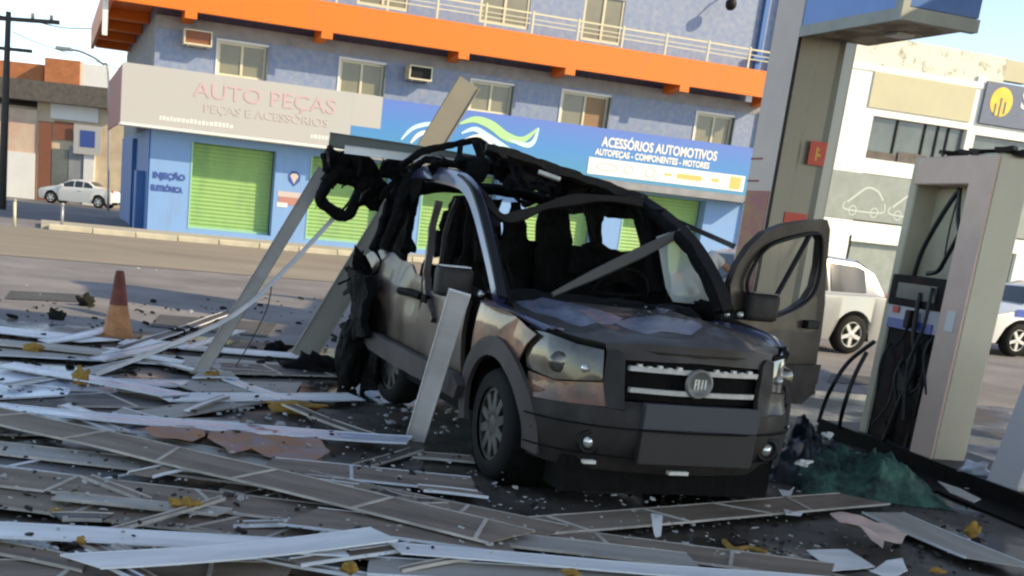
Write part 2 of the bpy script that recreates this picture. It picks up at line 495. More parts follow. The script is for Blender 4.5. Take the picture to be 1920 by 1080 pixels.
# dusty far lane and pavement in front of the shops
k1, k2 = G(-40, 440), G(700, 497)
kdir = FA.d
def lane(off0, off1, z, m, name, label, u0=-70, u1=120):
    pts = [fw(u0, off0), fw(u1, off0), fw(u1, off1), fw(u0, off1)]
    return sheet(name, pts, z, m, label)
lane(15.2, 3.6, 0, M['dusty_road'], 'road', 'sunlit dusty road between the forecourt and the shops')
bm = B()
v = []
for (u, off) in ((-3.2, 0), (90, 0), (90, 3.2), (-3.2, 3.2)): v.append(fw(u, off))
bot = [bm.verts.new((p.x, p.y, -.02)) for p in v]; top = [bm.verts.new((p.x, p.y, .12)) for p in v]
bm.faces.new(top)
for i in range(4): bm.faces.new((bot[i], bot[(i+1) % 4], top[(i+1) % 4], top[i]))
props(obj('pavement', bm, M['pavement']), 'pale pavement in front of the shops', None, None, 'structure')
kb = empty('kerb', fw(0, 3.35), FYAW); kb['kind'] = 'structure'; kb['label'] = 'pale worn kerb along the far pavement'
bm = B(); bevbox(bm, 0, 1.18, -.09, .09, -.02, .15, .02, seg=1)
k0 = obj('kerb_stone', bm, M['kerb'], kb)
k0.location = (-3, 0, 0)
for i in range(1, 46):
    c = k0.copy(); COL.objects.link(c); c.parent = kb; c.location = (-3+i*1.2, random.uniform(-.01, .01), random.uniform(-.01, .01))

# ------------------------------------------------------------------ corner shop building
bld = empty('shop_building', (O.x, O.y, 0), FYAW, 'two storey corner shop building with blue walls, orange balcony edge and green shutters', 'building')
UE = 21.6
DOORS = [(1.27, 3.98), (5.12, 7.85), (9.0, 11.7), (12.85, 15.55), (16.6, 19.9)]
DZ0, DZ1, REC = .27, 2.93, .42
def part(name, parent, m, *boxes, bev=0):
    bm = B()
    for b_ in boxes:
        if bev: bevbox(bm, *b_, b=bev, seg=1)
        else: box(bm, *b_)
    return obj(name, bm, m, parent)
xs = [0]+[x for d in DOORS for x in d]+[UE]
piers = [(xs[i], xs[i+1], 0, .5, .0, 3.15) for i in range(0, len(xs), 2)]
lint = [(d[0], d[1], 0, .5, DZ1, 3.15) for d in DOORS]+[(d[0], d[1], 0, .5, 0, DZ0) for d in DOORS]
part('ground_floor_wall', bld, M['wall_blue'], *[(a, b, c, d, e, f) for (a, b, c, d, e, f) in piers+lint])
part('side_wall', bld, M['wall_deep'], (-.05, -.002, .03, 13, 0, 3.2))
part('side_pier', bld, M['wall_deep'], (-.32, -.055, 1.0, 1.9, 0, 1.9))
part('side_pier', bld, M['wall_deep'], (-.2, -.055, 5, 5.5, 0, 3.0))
part('inner_block', bld, M['grey_plaster'], (0, UE, .505, 13, 0, 3.14))
# shutters: real curtain ribs
for (a, b) in DOORS:
    bm = B()
    n = 44
    prev = None
    for k in range(n+1):
        z = DZ0+(DZ1-DZ0)*k/n
        y = REC - (.022 if k % 2 else 0)
        r = [bm.verts.new((a+.05, y, z)), bm.verts.new((b-.05, y, z))]
        if prev: bm.faces.new((prev[0], prev[1], r[1], r[0]))
        prev = r
    s = obj('roller_shutter', bm, M['green'], bld)
    part('shutter_frame', s, M['green_trim'], (a+.002, a+.052, -.02, REC-.03, DZ0+.002, DZ1-.002), (a+.054, b-.054, REC-.10, REC-.03, DZ0+.002, DZ0+.07))
# upper wall with window openings as recessed windows
WIN = [(1.92, 3.42, 5.0, 6.0, 'o'), (5.84, 7.28, 4.95, 5.98, 'o'), (10.35, 11.8, 4.95, 5.9, 'o'), (13.68, 15.42, 4.86, 5.98, 'b'), (18.95, 20.4, 4.78, 5.9, 'o')]
UW = [(2.2, 3.9, 7.68, 9.2), (6.2, 7.9, 7.68, 9.2), (10.35, 12.1, 7.72, 9.1), (14.05, 15.55, 7.68, 9.1)]
def wall_with_holes(x0, x1, z0, z1, holes):
    """wall boxes around rectangular openings (sorted, not overlapping in x)"""
    out = []; x = x0
    for (a, b, c, d) in holes:
        out.append((x, a, 0, .35, z0, z1)); out.append((a, b, 0, .35, z0, c)); out.append((a, b, 0, .35, d, z1)); x = b
    out.append((x, x1, 0, .35, z0, z1))
    return out
part('upper_wall', bld, M['mosaic'], *wall_with_holes(0, UE, 3.152, 6.5, [w[:4] for w in WIN]))
part('top_wall', bld, M['mosaic'], *wall_with_holes(0, UE, 7.25, 11.5, UW))
part('beam_band', bld, M['grey_plaster'], (0, UE, -.02, -.002, 6.12, 6.5))
part('upper_block', bld, M['mosaic'], (0.0, UE, .352, 13, 3.155, 11.45))
part('upper_side_wall', bld, M['grey_plaster'], (-.012, -.002, .0, 13, 3.2, 6.5))
for w in WIN:
    a, b, c, d, k = w
    mid = (a+b)/2
    wo_ = part('window', bld, M['cream'], (a, a+.07, .03, .1, c, d), (b-.07, b, .03, .1, c, d), (a+.07, b-.07, .03, .1, d-.07, d), (a+.07, b-.07, .03, .1, c, c+.07), (mid-.04, mid+.04, .02, .1, c+.07, d-.07))
    part('pane', wo_, M['window_dull'], (a+.072, mid-.042, .06, .075, c+.072, d-.072))
    part('pane', wo_, M['window_brown'] if k == 'b' else M['window_dull'], (mid+.042, b-.072, .06, .075, c+.072, d-.072))
    part('window_sill', wo_, M['white'], (a-.08, b+.08, -.08, .02, c-.07, c-.002))
    part('window_surround', wo_, M['white'], (a-.07, a-.001, -.03, -.001, c, d+.07), (a-.001, b+.06, -.03, -.001, d+.001, d+.07))
    # folding shutter leaf on the right jamb
    part('shutter_leaf', wo_, M['window_dark'], (b+.01, b+.05, -.14, -.003, c, d))
for (a, b, c, d) in UW:
    mid = (a+b)/2
    wo_ = part('window', bld, M['cream'], (a, a+.08, .03, .1, c, d), (b-.08, b, .03, .1, c, d), (a+.08, b-.08, .03, .1, c, c+.09), (mid-.04, mid+.04, .02, .1, c+.09, d))
    for (p, q) in ((a+.082, mid-.042), (mid+.042, b-.082)):
        part('pane', wo_, M['window_dull'], (p, q, .06, .075, c+.092, d))
# orange balcony slab wrapping the corner
BP = 1.05
u0 = -1.45
part('balcony_fascia', bld, M['orange'], (u0, UE-.1, -BP-.12, -BP, 6.56, 7.42), (u0, u0+.12, -BP+.002, 13, 6.56, 7.42))
part('balcony_slab', bld, M['orange'], (u0+.122, UE-.1, -BP+.002, -.02, 6.8, 7.2), (u0+.122, -.02, -.018, 13, 6.8, 7.2))
for i, u in enumerate((.9, 5.05, 9.55, 13.3, 17.6, 21.2)):
    bm = B(); cut_poly(bm, [(-.021, 6.35), (-.021, 6.79), (-BP+.01, 6.79), (-BP+.01, 6.5)], u-.16, u+.16, 'X')
    obj('balcony_bracket', bm, M['orange'], bld)
    part('bracket_end', bld, M['orange'], (u-.18, u+.18, -BP-.13, -BP-.122, 6.36, 6.58))
for i in range(4):
    part('balcony_bracket', bld, M['orange'], (u0+.13, -.02, 2.5+i*3-.15, 2.5+i*3+.15, 6.5, 6.79))
# railing
part('hand_rail', bld, M['cream'], (u0+.1, UE-.2, -BP-.07, -BP-.03, 8.02, 8.07), (u0+.1, UE-.2, -BP-.06, -BP-.04, 7.72, 7.75), (u0+.1, UE-.2, -BP-.06, -BP-.04, 7.86, 7.885))
u = u0+.2
while u < UE-.2:
    part('rail_post', bld, M['cream'], (u-.03, u+.03, -BP-.09, -BP-.072, 7.43, 8.12))
    u += 1.63
part('rain_pipe', bld, M['wall_deep'], (UE-.75, UE-.58, -.16, -.02, 7.5, 11.4), (UE-.95, UE-.5, -.3, -.17, 7.9, 8.05))
part('corner_pipe', bld, M['white'], (UE-.06, UE+.16, -.2, -.02, .1, 6.3), (UE-.1, UE+.08, -.25, -.05, 7.5, 11.4))
bm = B(); lathe(bm, [(.0, -.22), (.10, -.20), (.17, -.12), (.19, 0), (.17, .1), (.0, .16)], 16, 'Z', (19.15, -.7, 9.45))
tube(bm, [(19.15, -.7, 9.6), (19.15, -.35, 9.75), (19.15, 0, 9.75)], .03, 6)
obj('dome_lamp', bm, M['black_plastic'], bld, True)
# hanging down-pipe under the soffit at the corner
part('drop_pipe', bld, M['white'], (-1.62, -1.47, -.9, -.75, 5.6, 7.9))
# AC units
def ac(u, z, w, m_front):
    a = empty('air_conditioner', fw(u, .0)+Vector((0, 0, z)), FYAW)
    bm = B()
    box(bm, 0, w, -.52, -.02, 0, .05); box(bm, 0, w, -.52, -.02, .40, .44); box(bm, 0, .04, -.52, -.02, .05, .40); box(bm, w-.04, w, -.52, -.02, .05, .40)
    obj('casing', bm, M['cream'], a)
    part('grille', a, m_front, (.042, w-.042, -.47, -.45, .052, .398))
    bm = B()
    for k in range(5): box(bm, .05, w-.05, -.485, -.472, .08+k*.065, .09+k*.065)
    obj('louvre', bm, M['black_plastic'] if m_front is M['black_plastic'] else M['brick'], a)
    part('bracket', a, M['galv'], (.1, .14, -.5, -.02, -.04, -.002), (w-.14, w-.1, -.5, -.02, -.04, -.002))
    return a
props(ac(.80, 5.72, .85, M['brown_gate']), 'window air conditioner with a rusty brown front, beside the leftmost window', 'air conditioner')
props(ac(8.0, 5.62, .78, M['black_plastic']), 'window air conditioner with a black front above the blue sign', 'air conditioner')
# signs
sg = empty('shop_sign', fw(0, 0), FYAW, 'long faded white shop sign with pink lettering above the left shutter', 'sign')
SO = .85
part('sign_face', sg, M['sign_white'], (-1.0, 6.12, -SO-.03, -SO, 3.24, 4.93), (6.122, 7.1, -SO-.03, -SO, 3.95, 4.93))
part('sign_end', sg, M['sign_red'], (-1.0, -.96, -SO+.002, 6.5, 3.22, 4.9))
part('sign_bottom', sg, M['white'], (-1.0, 6.12, -SO-.05, -.02, 3.16, 3.236))
part('sign_top', sg, M['sign_white'], (-.958, 6.1, -SO+.001, -.02, 4.86, 4.92))
text_obj('sign_lettering', 'AUTO PEÇAS', .62, M['pink_text'], sg, (1.12, -SO-.04, 4.22), sx=1.22, bold=.0, extrude=.004)
text_obj('sign_lettering', 'PEÇAS E ACESSÓRIOS', .34, M['pink_edge'], sg, (1.45, -SO-.04, 3.80), sx=1.2, extrude=.004)
bm = B()
rr = random.Random(3)
for (a, b) in ((.15, 2.4), (4.85, 6.0)):
    x = a
    while x < b:
        w = rr.uniform(.05, .11); box(bm, x, x+w, -SO-.036, -SO-.031, 3.42, 3.42+rr.uniform(.1, .14)); x += w+.035
props(obj('faint_lettering', bm, M['white'], sg), kind='stuff')
M['sign_grad'] = mat('blue sign sheet', (.05, .26, .66), .4)
nt = M['sign_grad'].node_tree
tc = nt.nodes.new('ShaderNodeTexCoord'); sp = nt.nodes.new('ShaderNodeSeparateXYZ'); cr = nt.nodes.new('ShaderNodeValToRGB')
mr = nt.nodes.new('ShaderNodeMapRange'); mr.inputs['From Min'].default_value = 3.2; mr.inputs['From Max'].default_value = 4.9
nt.links.new(tc.outputs['Object'], sp.inputs[0]); nt.links.new(sp.outputs['Z'], mr.inputs['Value']); nt.links.new(mr.outputs[0], cr.inputs[0])
e = cr.color_ramp.elements; e[0].color = (.045, .27, .44, 1); e[1].color = (.09, .18, .54, 1)
e2 = cr.color_ramp.elements.new(.5); e2.color = (.04, .23, .54, 1)
nt.links.new(cr.outputs[0], nt.nodes['Principled BSDF'].inputs['Base Color'])
sg2 = empty('shop_sign', fw(0, 0), FYAW, 'long blue shop sign with white lettering above the parts shop', 'sign')
part('sign_face', sg2, M['sign_grad'], (6.124, 7.1, -SO-.03, -SO, 3.24, 3.948), (7.102, 21.4, -SO-.03, -SO, 3.24, 4.88))
part('sign_bottom', sg2, M['grey_plaster'], (6.124, 21.4, -SO-.04, -.02, 3.0, 3.236))
text_obj('sign_lettering', 'ACESSÓRIOS AUTOMOTIVOS', .44, M['bright_white'], sg2, (14.95, -SO-.04, 4.30), sx=.78, bold=.012, extrude=.004)
text_obj('sign_lettering', 'AUTOPEÇAS - COMPONENTES - MOTORES', .29, M['bright_white'], sg2, (14.75, -SO-.04, 4.0), sx=.80, bold=.01, extrude=.004)
part('brand_strip', sg2, M['bright_white'], (14.55, 20.75, -SO-.045, -SO-.031, 3.36, 3.9))
M['pale_grey'] = mat('pale grey print', (.50, .50, .50), .6)
M['pale_orange'] = mat('pale orange print', (.75, .48, .16), .6)
bm = B()
def ringp(cx, cz, rx, rz, th, y):
    n = 20
    A = [bm.verts.new((cx+rx*math.cos(2*PI*k/n), y, cz+rz*math.sin(2*PI*k/n))) for k in range(n)]
    C = [bm.verts.new((cx+(rx-th)*math.cos(2*PI*k/n), y, cz+(rz-th)*math.sin(2*PI*k/n))) for k in range(n)]
    for k in range(n): bm.faces.new((A[k], A[(k+1) % n], C[(k+1) % n], C[k]))
ringp(15.25, 3.63, .42, .14, .05, -SO-.05); ringp(16.95, 3.63, .2, .19, .05, -SO-.05); ringp(16.1, 3.63, .2, .15, .05, -SO-.05)
obj('brand_mark', bm, M['pale_grey'], sg2)
for b_ in ((18.0, 19.0, 3.55, 3.72), (20.15, 20.6, 3.42, 3.84), (17.5, 17.8, 3.6, 3.68), (19.4, 19.7, 3.58, 3.7)): part('brand_mark', sg2, M['pale_orange'], (b_[0], b_[1], -SO-.05, -SO-.046, b_[2], b_[3]))
# swooping car outline of the blue sign
def ribbon(pts, w, y, m, name):
    bm = B()
    P2 = spline([(a, b, 0) for a, b in pts], 6)
    n = len(P2)
    L, R_ = [], []
    for i, p in enumerate(P2):
        t = (P2[min(n-1, i+1)]-P2[max(0, i-1)]).normalized()
        k = w*math.sin(PI*(i+.6)/(n+.2))+.015
        L.append(bm.verts.new((p.x-t.y*k, y, p.y+t.x*k))); R_.append(bm.verts.new((p.x+t.y*k, y, p.y-t.x*k)))
    for i in range(n-1): bm.faces.new((L[i], L[i+1], R_[i+1], R_[i]))
    obj(name, bm, m, sg2)
def S(px, py): return FA.uz(px, py, SO+.04)
M['lime'] = mat('lime swoosh', (.36, .66, .30), .5)
M['aqua'] = mat('pale aqua swoosh', (.50, .78, .80), .5)
ribbon([S(752, 262), S(775, 240), S(810, 232), S(845, 236)], .05, -SO-.042, M['aqua'], 'swoosh')
ribbon([S(862, 232), S(890, 224), S(920, 234), S(950, 256), S(980, 262), S(1010, 240)], .13, -SO-.043, M['lime'], 'swoosh')
ribbon([S(1010, 240), S(1000, 266), S(985, 272), S(955, 262)], .07, -SO-.046, M['aqua'], 'swoosh')
ribbon([S(865, 250), S(890, 242), S(915, 256), S(950, 278), S(985, 298)], .08, -SO-.049, M['aqua'], 'swoosh')
ribbon([S(870, 262), S(895, 256), S(915, 262), S(930, 290)], .06, -SO-.052, M['bright_white'], 'swoosh')
ribbon([S(770, 268), S(790, 250), S(830, 246)], .05, -SO-.042, M['bright_white'], 'swoosh')
# painted words on the wall
wt = text_obj('wall_lettering', 'INJEÇÃO', .25, M['dark_blue_paint'], bld, (.1, -.012, 1.72), sx=1.02, bold=.014, extrude=.004)
wt = text_obj('wall_lettering', 'ELETRÔNICA', .23, M['dark_blue_paint'], bld, (.06, -.012, 1.34), sx=.72, bold=.014, extrude=.004)
bm = B(); cut_poly(bm, [(4.4, 2.25), (4.53, 2.38), (4.68, 2.38), (4.82, 2.25), (4.8, 2.08), (4.61, 1.9), (4.42, 2.08)], -.012, -.002); obj('painted_emblem', bm, M['dark_blue_paint'], bld)
bm = B(); cut_poly(bm, [(4.47, 2.23), (4.55, 2.32), (4.67, 2.32), (4.75, 2.23), (4.61, 1.98)], -.016, -.0125); obj('painted_emblem', bm, M['pink_edge'], bld)
part('painted_picture', bld, M['pink_edge'], (4.1, 5.0, -.01, -.002, 1.55, 1.72))
part('painted_picture', bld, mat('brown rose print', (.45, .2, .17), .6), (4.15, 4.95, -.01, -.002, 1.3, 1.55))
part('painted_picture', bld, M['white'], (4.1, 4.45, -.012, -.0105, 1.22, 1.36))

# ------------------------------------------------------------------ second building (right)
b2 = empty('white_building', fw(22.6), FYAW, 'white two storey commercial building with pale yellow panel and patched parapet', 'building')
def q(u): return u-22.6
part('wall', b2, M['bright_white'], (q(22.7), q(26.35), 0, .4, 0, 8.4), (q(30.75), q(31.15), 0, .4, 0, 8.65), (q(26.35), q(30.75), 0, .4, 6.68, 6.95), (q(26.35), q(30.75), 0, .4, 4.62, 5.16),
     (q(31.15), q(45), 0, .4, 6.55, 6.95), (q(26.35), q(45), 0, .4, 2.3, 2.85), (q(22.7), q(45), -.04, -.002, 8.2, 8.42), (q(29.6), q(30.4), 0, .4, 0, 2.3))
part('yellow_panel', b2, M['cream_panel'], (q(26.0), q(30.7), -.05, -.003, 6.95, 8.2))
part('parapet', b2, M['peeling'], (q(22.7), q(32.0), .1, .45, 8.42, 9.45))
part('parapet_end', b2, M['cream_panel'], (q(32.0), q(33.2), .1, .45, 8.65, 9.4))
part('parapet_end', b2, M['sign_red'], (q(33.4), q(38), .1, .45, 8.8, 9.9))
w_ = part('window', b2, M['window_dark'], (q(26.35), q(30.75), .2, .25, 5.16, 6.68))
for u in (27.6, 28.9, 29.5, 30.0): part('mullion', w_, M['black_plastic'], (q(u), q(u)+.06, .14, .19, 5.2, 6.66))
part('window_clutter', w_, M['roof_dark'], (q(26.5), q(27.8), .12, .13, 5.18, 5.45), (q(27.9), q(29.2), .12, .13, 5.18, 5.55), (q(29.3), q(30.6), .12, .13, 5.18, 5.38))
part('upper_window', b2, M['window_dark'], (q(31.15), q(45), .2, .25, 5.2, 6.55))
pb = part('poster_band', b2, M['grey_green'], (q(22.8), q(30.7), -.04, -.003, 2.9, 4.6))
M['pale_line'] = mat('pale print line', (.50, .56, .52), .6)
bm = B()
def rib2(pts, w, y):
    P2 = spline([(a, b, 0) for a, b in pts], 5); n = len(P2); L = []; R_ = []
    for i, p in enumerate(P2):
        t = (P2[min(n-1, i+1)]-P2[max(0, i-1)]).normalized()
        L.append(bm.verts.new((p.x-t.y*w, y, p.y+t.x*w))); R_.append(bm.verts.new((p.x+t.y*w, y, p.y-t.x*w)))
    for i in range(n-1): bm.faces.new((L[i], L[i+1], R_[i+1], R_[i]))
for k in range(3):
    x = q(25.9)+k*2.1
    rib2([(x, 3.5), (x+.3, 3.75), (x+.8, 4.1), (x+1.3, 4.0), (x+1.6, 3.7)], .035, -.045)
    rib2([(x-.1, 3.5), (x-.15, 3.3), (x+.2, 3.22), (x+1.3, 3.22), (x+1.75, 3.3), (x+1.7, 3.6)], .025, -.045)
    for cx_ in (.3, 1.3): rib2([(x+cx_+.17*math.cos(t*.9), 3.22+.17*math.sin(t*.9)) for t in range(8)], .02, -.047)
obj('printed_outline', bm, M['pale_line'], b2)
part('poster_band', b2, M['grey_green'], (q(31.2), q(45), -.04, -.003, 2.9, 4.6))
part('shop_front', b2, M['grey_green'], (q(26.6), q(29.6), .15, .2, 0, 2.3))
part('shop_front', b2, M['grey_green'], (q(30.4), q(34.5), .15, .2, 0, 2.3))
part('frame', b2, M['bright_white'], (q(26.4), q(30), -.06, -.041, 2.1, 2.35), (q(34.5), q(45), 0, .2, 0, 2.3))
part('inner_block', b2, M['grey_plaster'], (q(22.7), q(45), .46, 12, 0, 8.3))
ss = empty('bank_sign', fw(31.1), FYAW, 'blue grey sign with a round yellow emblem and white letter on the right building', 'sign')
part('sign_face', ss, M['grey_sign'], (.0, 7, -.12, -.05, 6.97, 8.5))
bm = B(); lathe(bm, [(.0, -.135), (.52, -.135), (.54, -.122)], 28, 'Y', (.82, 0, 7.82)); obj('round_emblem', bm, M['yellow'], ss)
for (x, z0, z1) in ((.58, 7.35, 7.75), (.80, 7.3, 7.98), (1.02, 7.42, 7.85)):
    part('emblem_bar', ss, M['grey_sign'], (x-.035, x+.035, -.15, -.137, z0, z1))
text_obj('sign_lettering', 'S', .95, M['bright_white'], ss, (1.75, -.13, 7.72), bold=.02, extrude=.004)

# ------------------------------------------------------------------ left side street
LS = Plane(at_depth(120, 380, 66), .04)
def lbox(name, parent, m, pxa, pxb, pya, pyb, off0=0, thick=.3, base=False):
    """a block on the far plane from pixel corners (x0,x1,y0,y1)"""
    xm = (pxa+pxb)/2
    u0_, _ = LS.uz(pxa, (pya+pyb)/2, off0); u1_, _ = LS.uz(pxb, (pya+pyb)/2, off0)
    z1_ = LS.uz(xm, pya, off0)[1]; z0_ = 0 if base else LS.uz(xm, pyb, off0)[1]
    return part(name, parent, m, (u0_, u1_, -off0, -off0+thick, z0_, z1_))
h1 = empty('old_house', LS.o, LS.a, 'old cream house with peeling plaster and a rose stained wall behind the white car', 'house')
lbox('wall', h1, M['rose_wall'], -60, 72, 200, 0, .02, 5, True)
lbox('wall', h1, M['old_cream'], 72.5, 262, 185, 0, 0, 5, True)
lbox('roof', h1, M['roof_dark'], -80, 240, 152, 190, .8, 7)
lbox('pale_band', h1, M['bright_white'], 95, 185, 178, 226, .1, .08)
lbox('gate', h1, M['brown_gate'], 75, 100, 228, 0, .12, .1, True)
lbox('gate', h1, M['brown_gate'], 101, 137, 228, 262, .12, .1)
lbox('door', h1, M['window_dark'], 101, 132, 280, 0, .12, .1, True)
lbox('door', h1, M['grey_plaster'], 133.5, 160, 275, 0, .12, .1, True)
lbox('pillar', h1, M['white'], 162, 182, 285, 0, .2, .3, True)
lbox('wall_stain', h1, M['bright_white'], 12, 68, 285, 0, .15, .1, True)
h2 = empty('brick_house', LS.o+Vector((0, 6, 0)), LS.a, 'unplastered orange brick upper floor behind the old cream house', 'house')
def lbox2(name, m, a, b, c, d, off):
    u0_, _ = LS.uz(a, (c+d)/2, off); u1_, _ = LS.uz(b, (c+d)/2, off)
    part(name, h2, m, (u0_, u1_, -off-6, -off-6+3, LS.uz((a+b)/2, d, off)[1], LS.uz((a+b)/2, c, off)[1]))
lbox2('brick_wall', M['brick'], -80, 74, 112, 160, -7)
lbox2('brick_wall', M['brick'], 76, 142, 110, 160, -6.2)
lbox2('white_wall', M['bright_white'], 143, 197, 120, 200, -6.4)
lbox2('lower_wall', M['old_cream'], -80, 262, 161, 330, -7.8)
bs = empty('blue_sign', LS.o, LS.a, 'small blue and white sign board on the cream house', 'sign')
lbox('sign_face', bs, M['sign_white'], 138, 190, 235, 290, .35, .06)
lbox('sign_print', bs, M['dark_blue_paint'], 150, 178, 245, 276, .37, .018)
fh = empty('far_house', LS.o, LS.a, 'pale far house between the blue sign and the shop corner', 'house')
lbox('wall', fh, M['old_cream'], 190, 300, 238, 0, -6, 3, True)
lbox('window', fh, M['grey_plaster'], 200, 222, 262, 300, -5.9, .08)
# tall wall so that the far street closes
up = empty('utility_pole', G(3, 392), 0, 'dark leaning utility pole with crossarm at the left edge', 'pole')
bm = B(); tp = at_depth(16, 22, up.location.y)-up.location
tube(bm, [(0, 0, 0), tuple(tp*.5), tuple(tp)], [.17, .14, .10], 10); obj('shaft', bm, M['pole'], up, True)
bm = B(); box(bm, -2.0, 1.9, -.07, .07, -.07, .07, M=Matrix.Translation(tp-Vector((0, 0, .25)))@Matrix.Rotation(-.03, 4, 'Y'))
box(bm, -.9, .9, -.07, .07, -.06, .06, M=Matrix.Translation(tp-Vector((0, 0, 1.3)))); obj('crossarm', bm, M['pole'], up)
bm = B()
for k in (-1.7, -1.0, .9, 1.6): lathe(bm, [(.0, .25), (.07, .22), (.07, .06), (.0, .05)], 8, 'Z', tuple(tp+Vector((k, 0, -.2))))
obj('insulator', bm, M['cream'], up, True)
Y0 = up.location.y
def wire(name, pts, r, label):
    P2 = [at_depth(a, b, y) for (a, b, y) in pts]
    bm = B(); tube(bm, spline(P2, 8), r, 5); props(obj(name, bm, M['cable']), label, 'cable')
wire('overhead_wire', [(60, 38, Y0), (120, 52, Y0+4), (200, 53, Y0+8), (250, 50, Y0+12)], .022, 'upper overhead wire running from the utility pole to the right')
wire('overhead_wire', [(25, 60, Y0), (70, 80, Y0+4), (130, 100, Y0+8), (230, 130, Y0+14)], .02, 'lower sagging overhead wire right of the utility pole')
wire('overhead_wire', [(12, 32, Y0), (-40, 20, Y0-3), (-120, -10, Y0-6)], .022, 'overhead wire leaving the utility pole to the left')
sl = empty('street_lamp', at_depth(206, 300, 58)*1.0, 0, 'thin street lamp with a long curved arm above the old house', 'street lamp')
sl.location.z = 0
L0 = sl.location.copy()
bm = B(); tube(bm, spline([Vector((0, 0, 0)), at_depth(204, 150, 58)-L0, at_depth(190, 118, 58)-L0, at_depth(155, 98, 58)-L0, at_depth(132, 93, 58)-L0], 6), .06, 8); obj('arm', bm, M['galv'], sl, True)
bm = B(); hp = at_depth(122, 92, 58)-L0; bevbox(bm, -.45, .35, -.15, .15, -.08, .10, .05, Matrix.Translation(hp)); obj('lamp_head', bm, M['galv'], sl)
for (x, y0, y1, lb) in ((27, 425, 378, 'pale thin post at the far kerb, left one'), (116, 430, 385, 'thin grey post at the far kerb in front of the white car')):
    p = G(x, y0); tpz = at_depth(x+1, y1, p.y).z
    t = empty('bollard', p, 0, lb, 'post')
    bm = B(); tube(bm, [(0, 0, 0), (0, 0, tpz)], .045, 8); obj('shaft', bm, M['cream'] if x < 50 else M['galv'], t, True)
    bm = B(); lathe(bm, [(.045, tpz), (.06, tpz+.01), (.06, tpz+.05), (0, tpz+.08)], 8, 'Z'); obj('cap', bm, M['galv'], t, True)

# ------------------------------------------------------------------ whole parked cars
def wheel(parent, x, y, r, w, side, rim_m, spokes=5, name='wheel', hub=.66):
    bm = B()
    lathe(bm, [(r*.66, -w/2), (r*.93, -w/2), (r, -w*.32), (r, w*.32), (r*.93, w/2), (r*.66, w/2)], 36)
    t = obj(name, bm, M['rubber'], parent, True)
    t.location = (x, y, r)
    bm = B()
    yo = side*w*.42
    lathe(bm, [(r*.67, -w*.4), (r*.67, w*.4)], 36)
    lathe(bm, [(r*.67, yo), (r*.60, yo), (r*.60, yo-side*.03)], 36)
    lathe(bm, [(0, yo+side*.005), (r*.16, yo), (r*.18, yo-side*.05)], 16)
    for k in range(spokes):
        a = 2*PI*k/spokes+.3
        Mx = Matrix.Rotation(a, 4, 'Y')
        w0, w1 = r*.10, r*.07*(5/spokes)**.5*1.4
        pts = [(.12*r, -w0), (.62*r, -w1), (.62*r, w1), (.12*r, w0)]
        A = [bm.verts.new(Mx @ Vector((p[0], yo, p[1]))) for p in pts]
        C = [bm.verts.new(Mx @ Vector((p[0], yo-side*.04, p[1]))) for p in pts]
        bm.faces.new(A); bm.faces.new(C[::-1])
        for i in range(4): bm.faces.new((A[i], C[i], C[(i+1) % 4], A[(i+1) % 4]))
    auto_smooth(obj('rim', bm, rim_m, t), 40)
    bm = B(); lathe(bm, [(0, yo-side*.07), (r*.6, yo-side*.07)], 24); obj('brake_disc', bm, M['pole'], t)
    return t
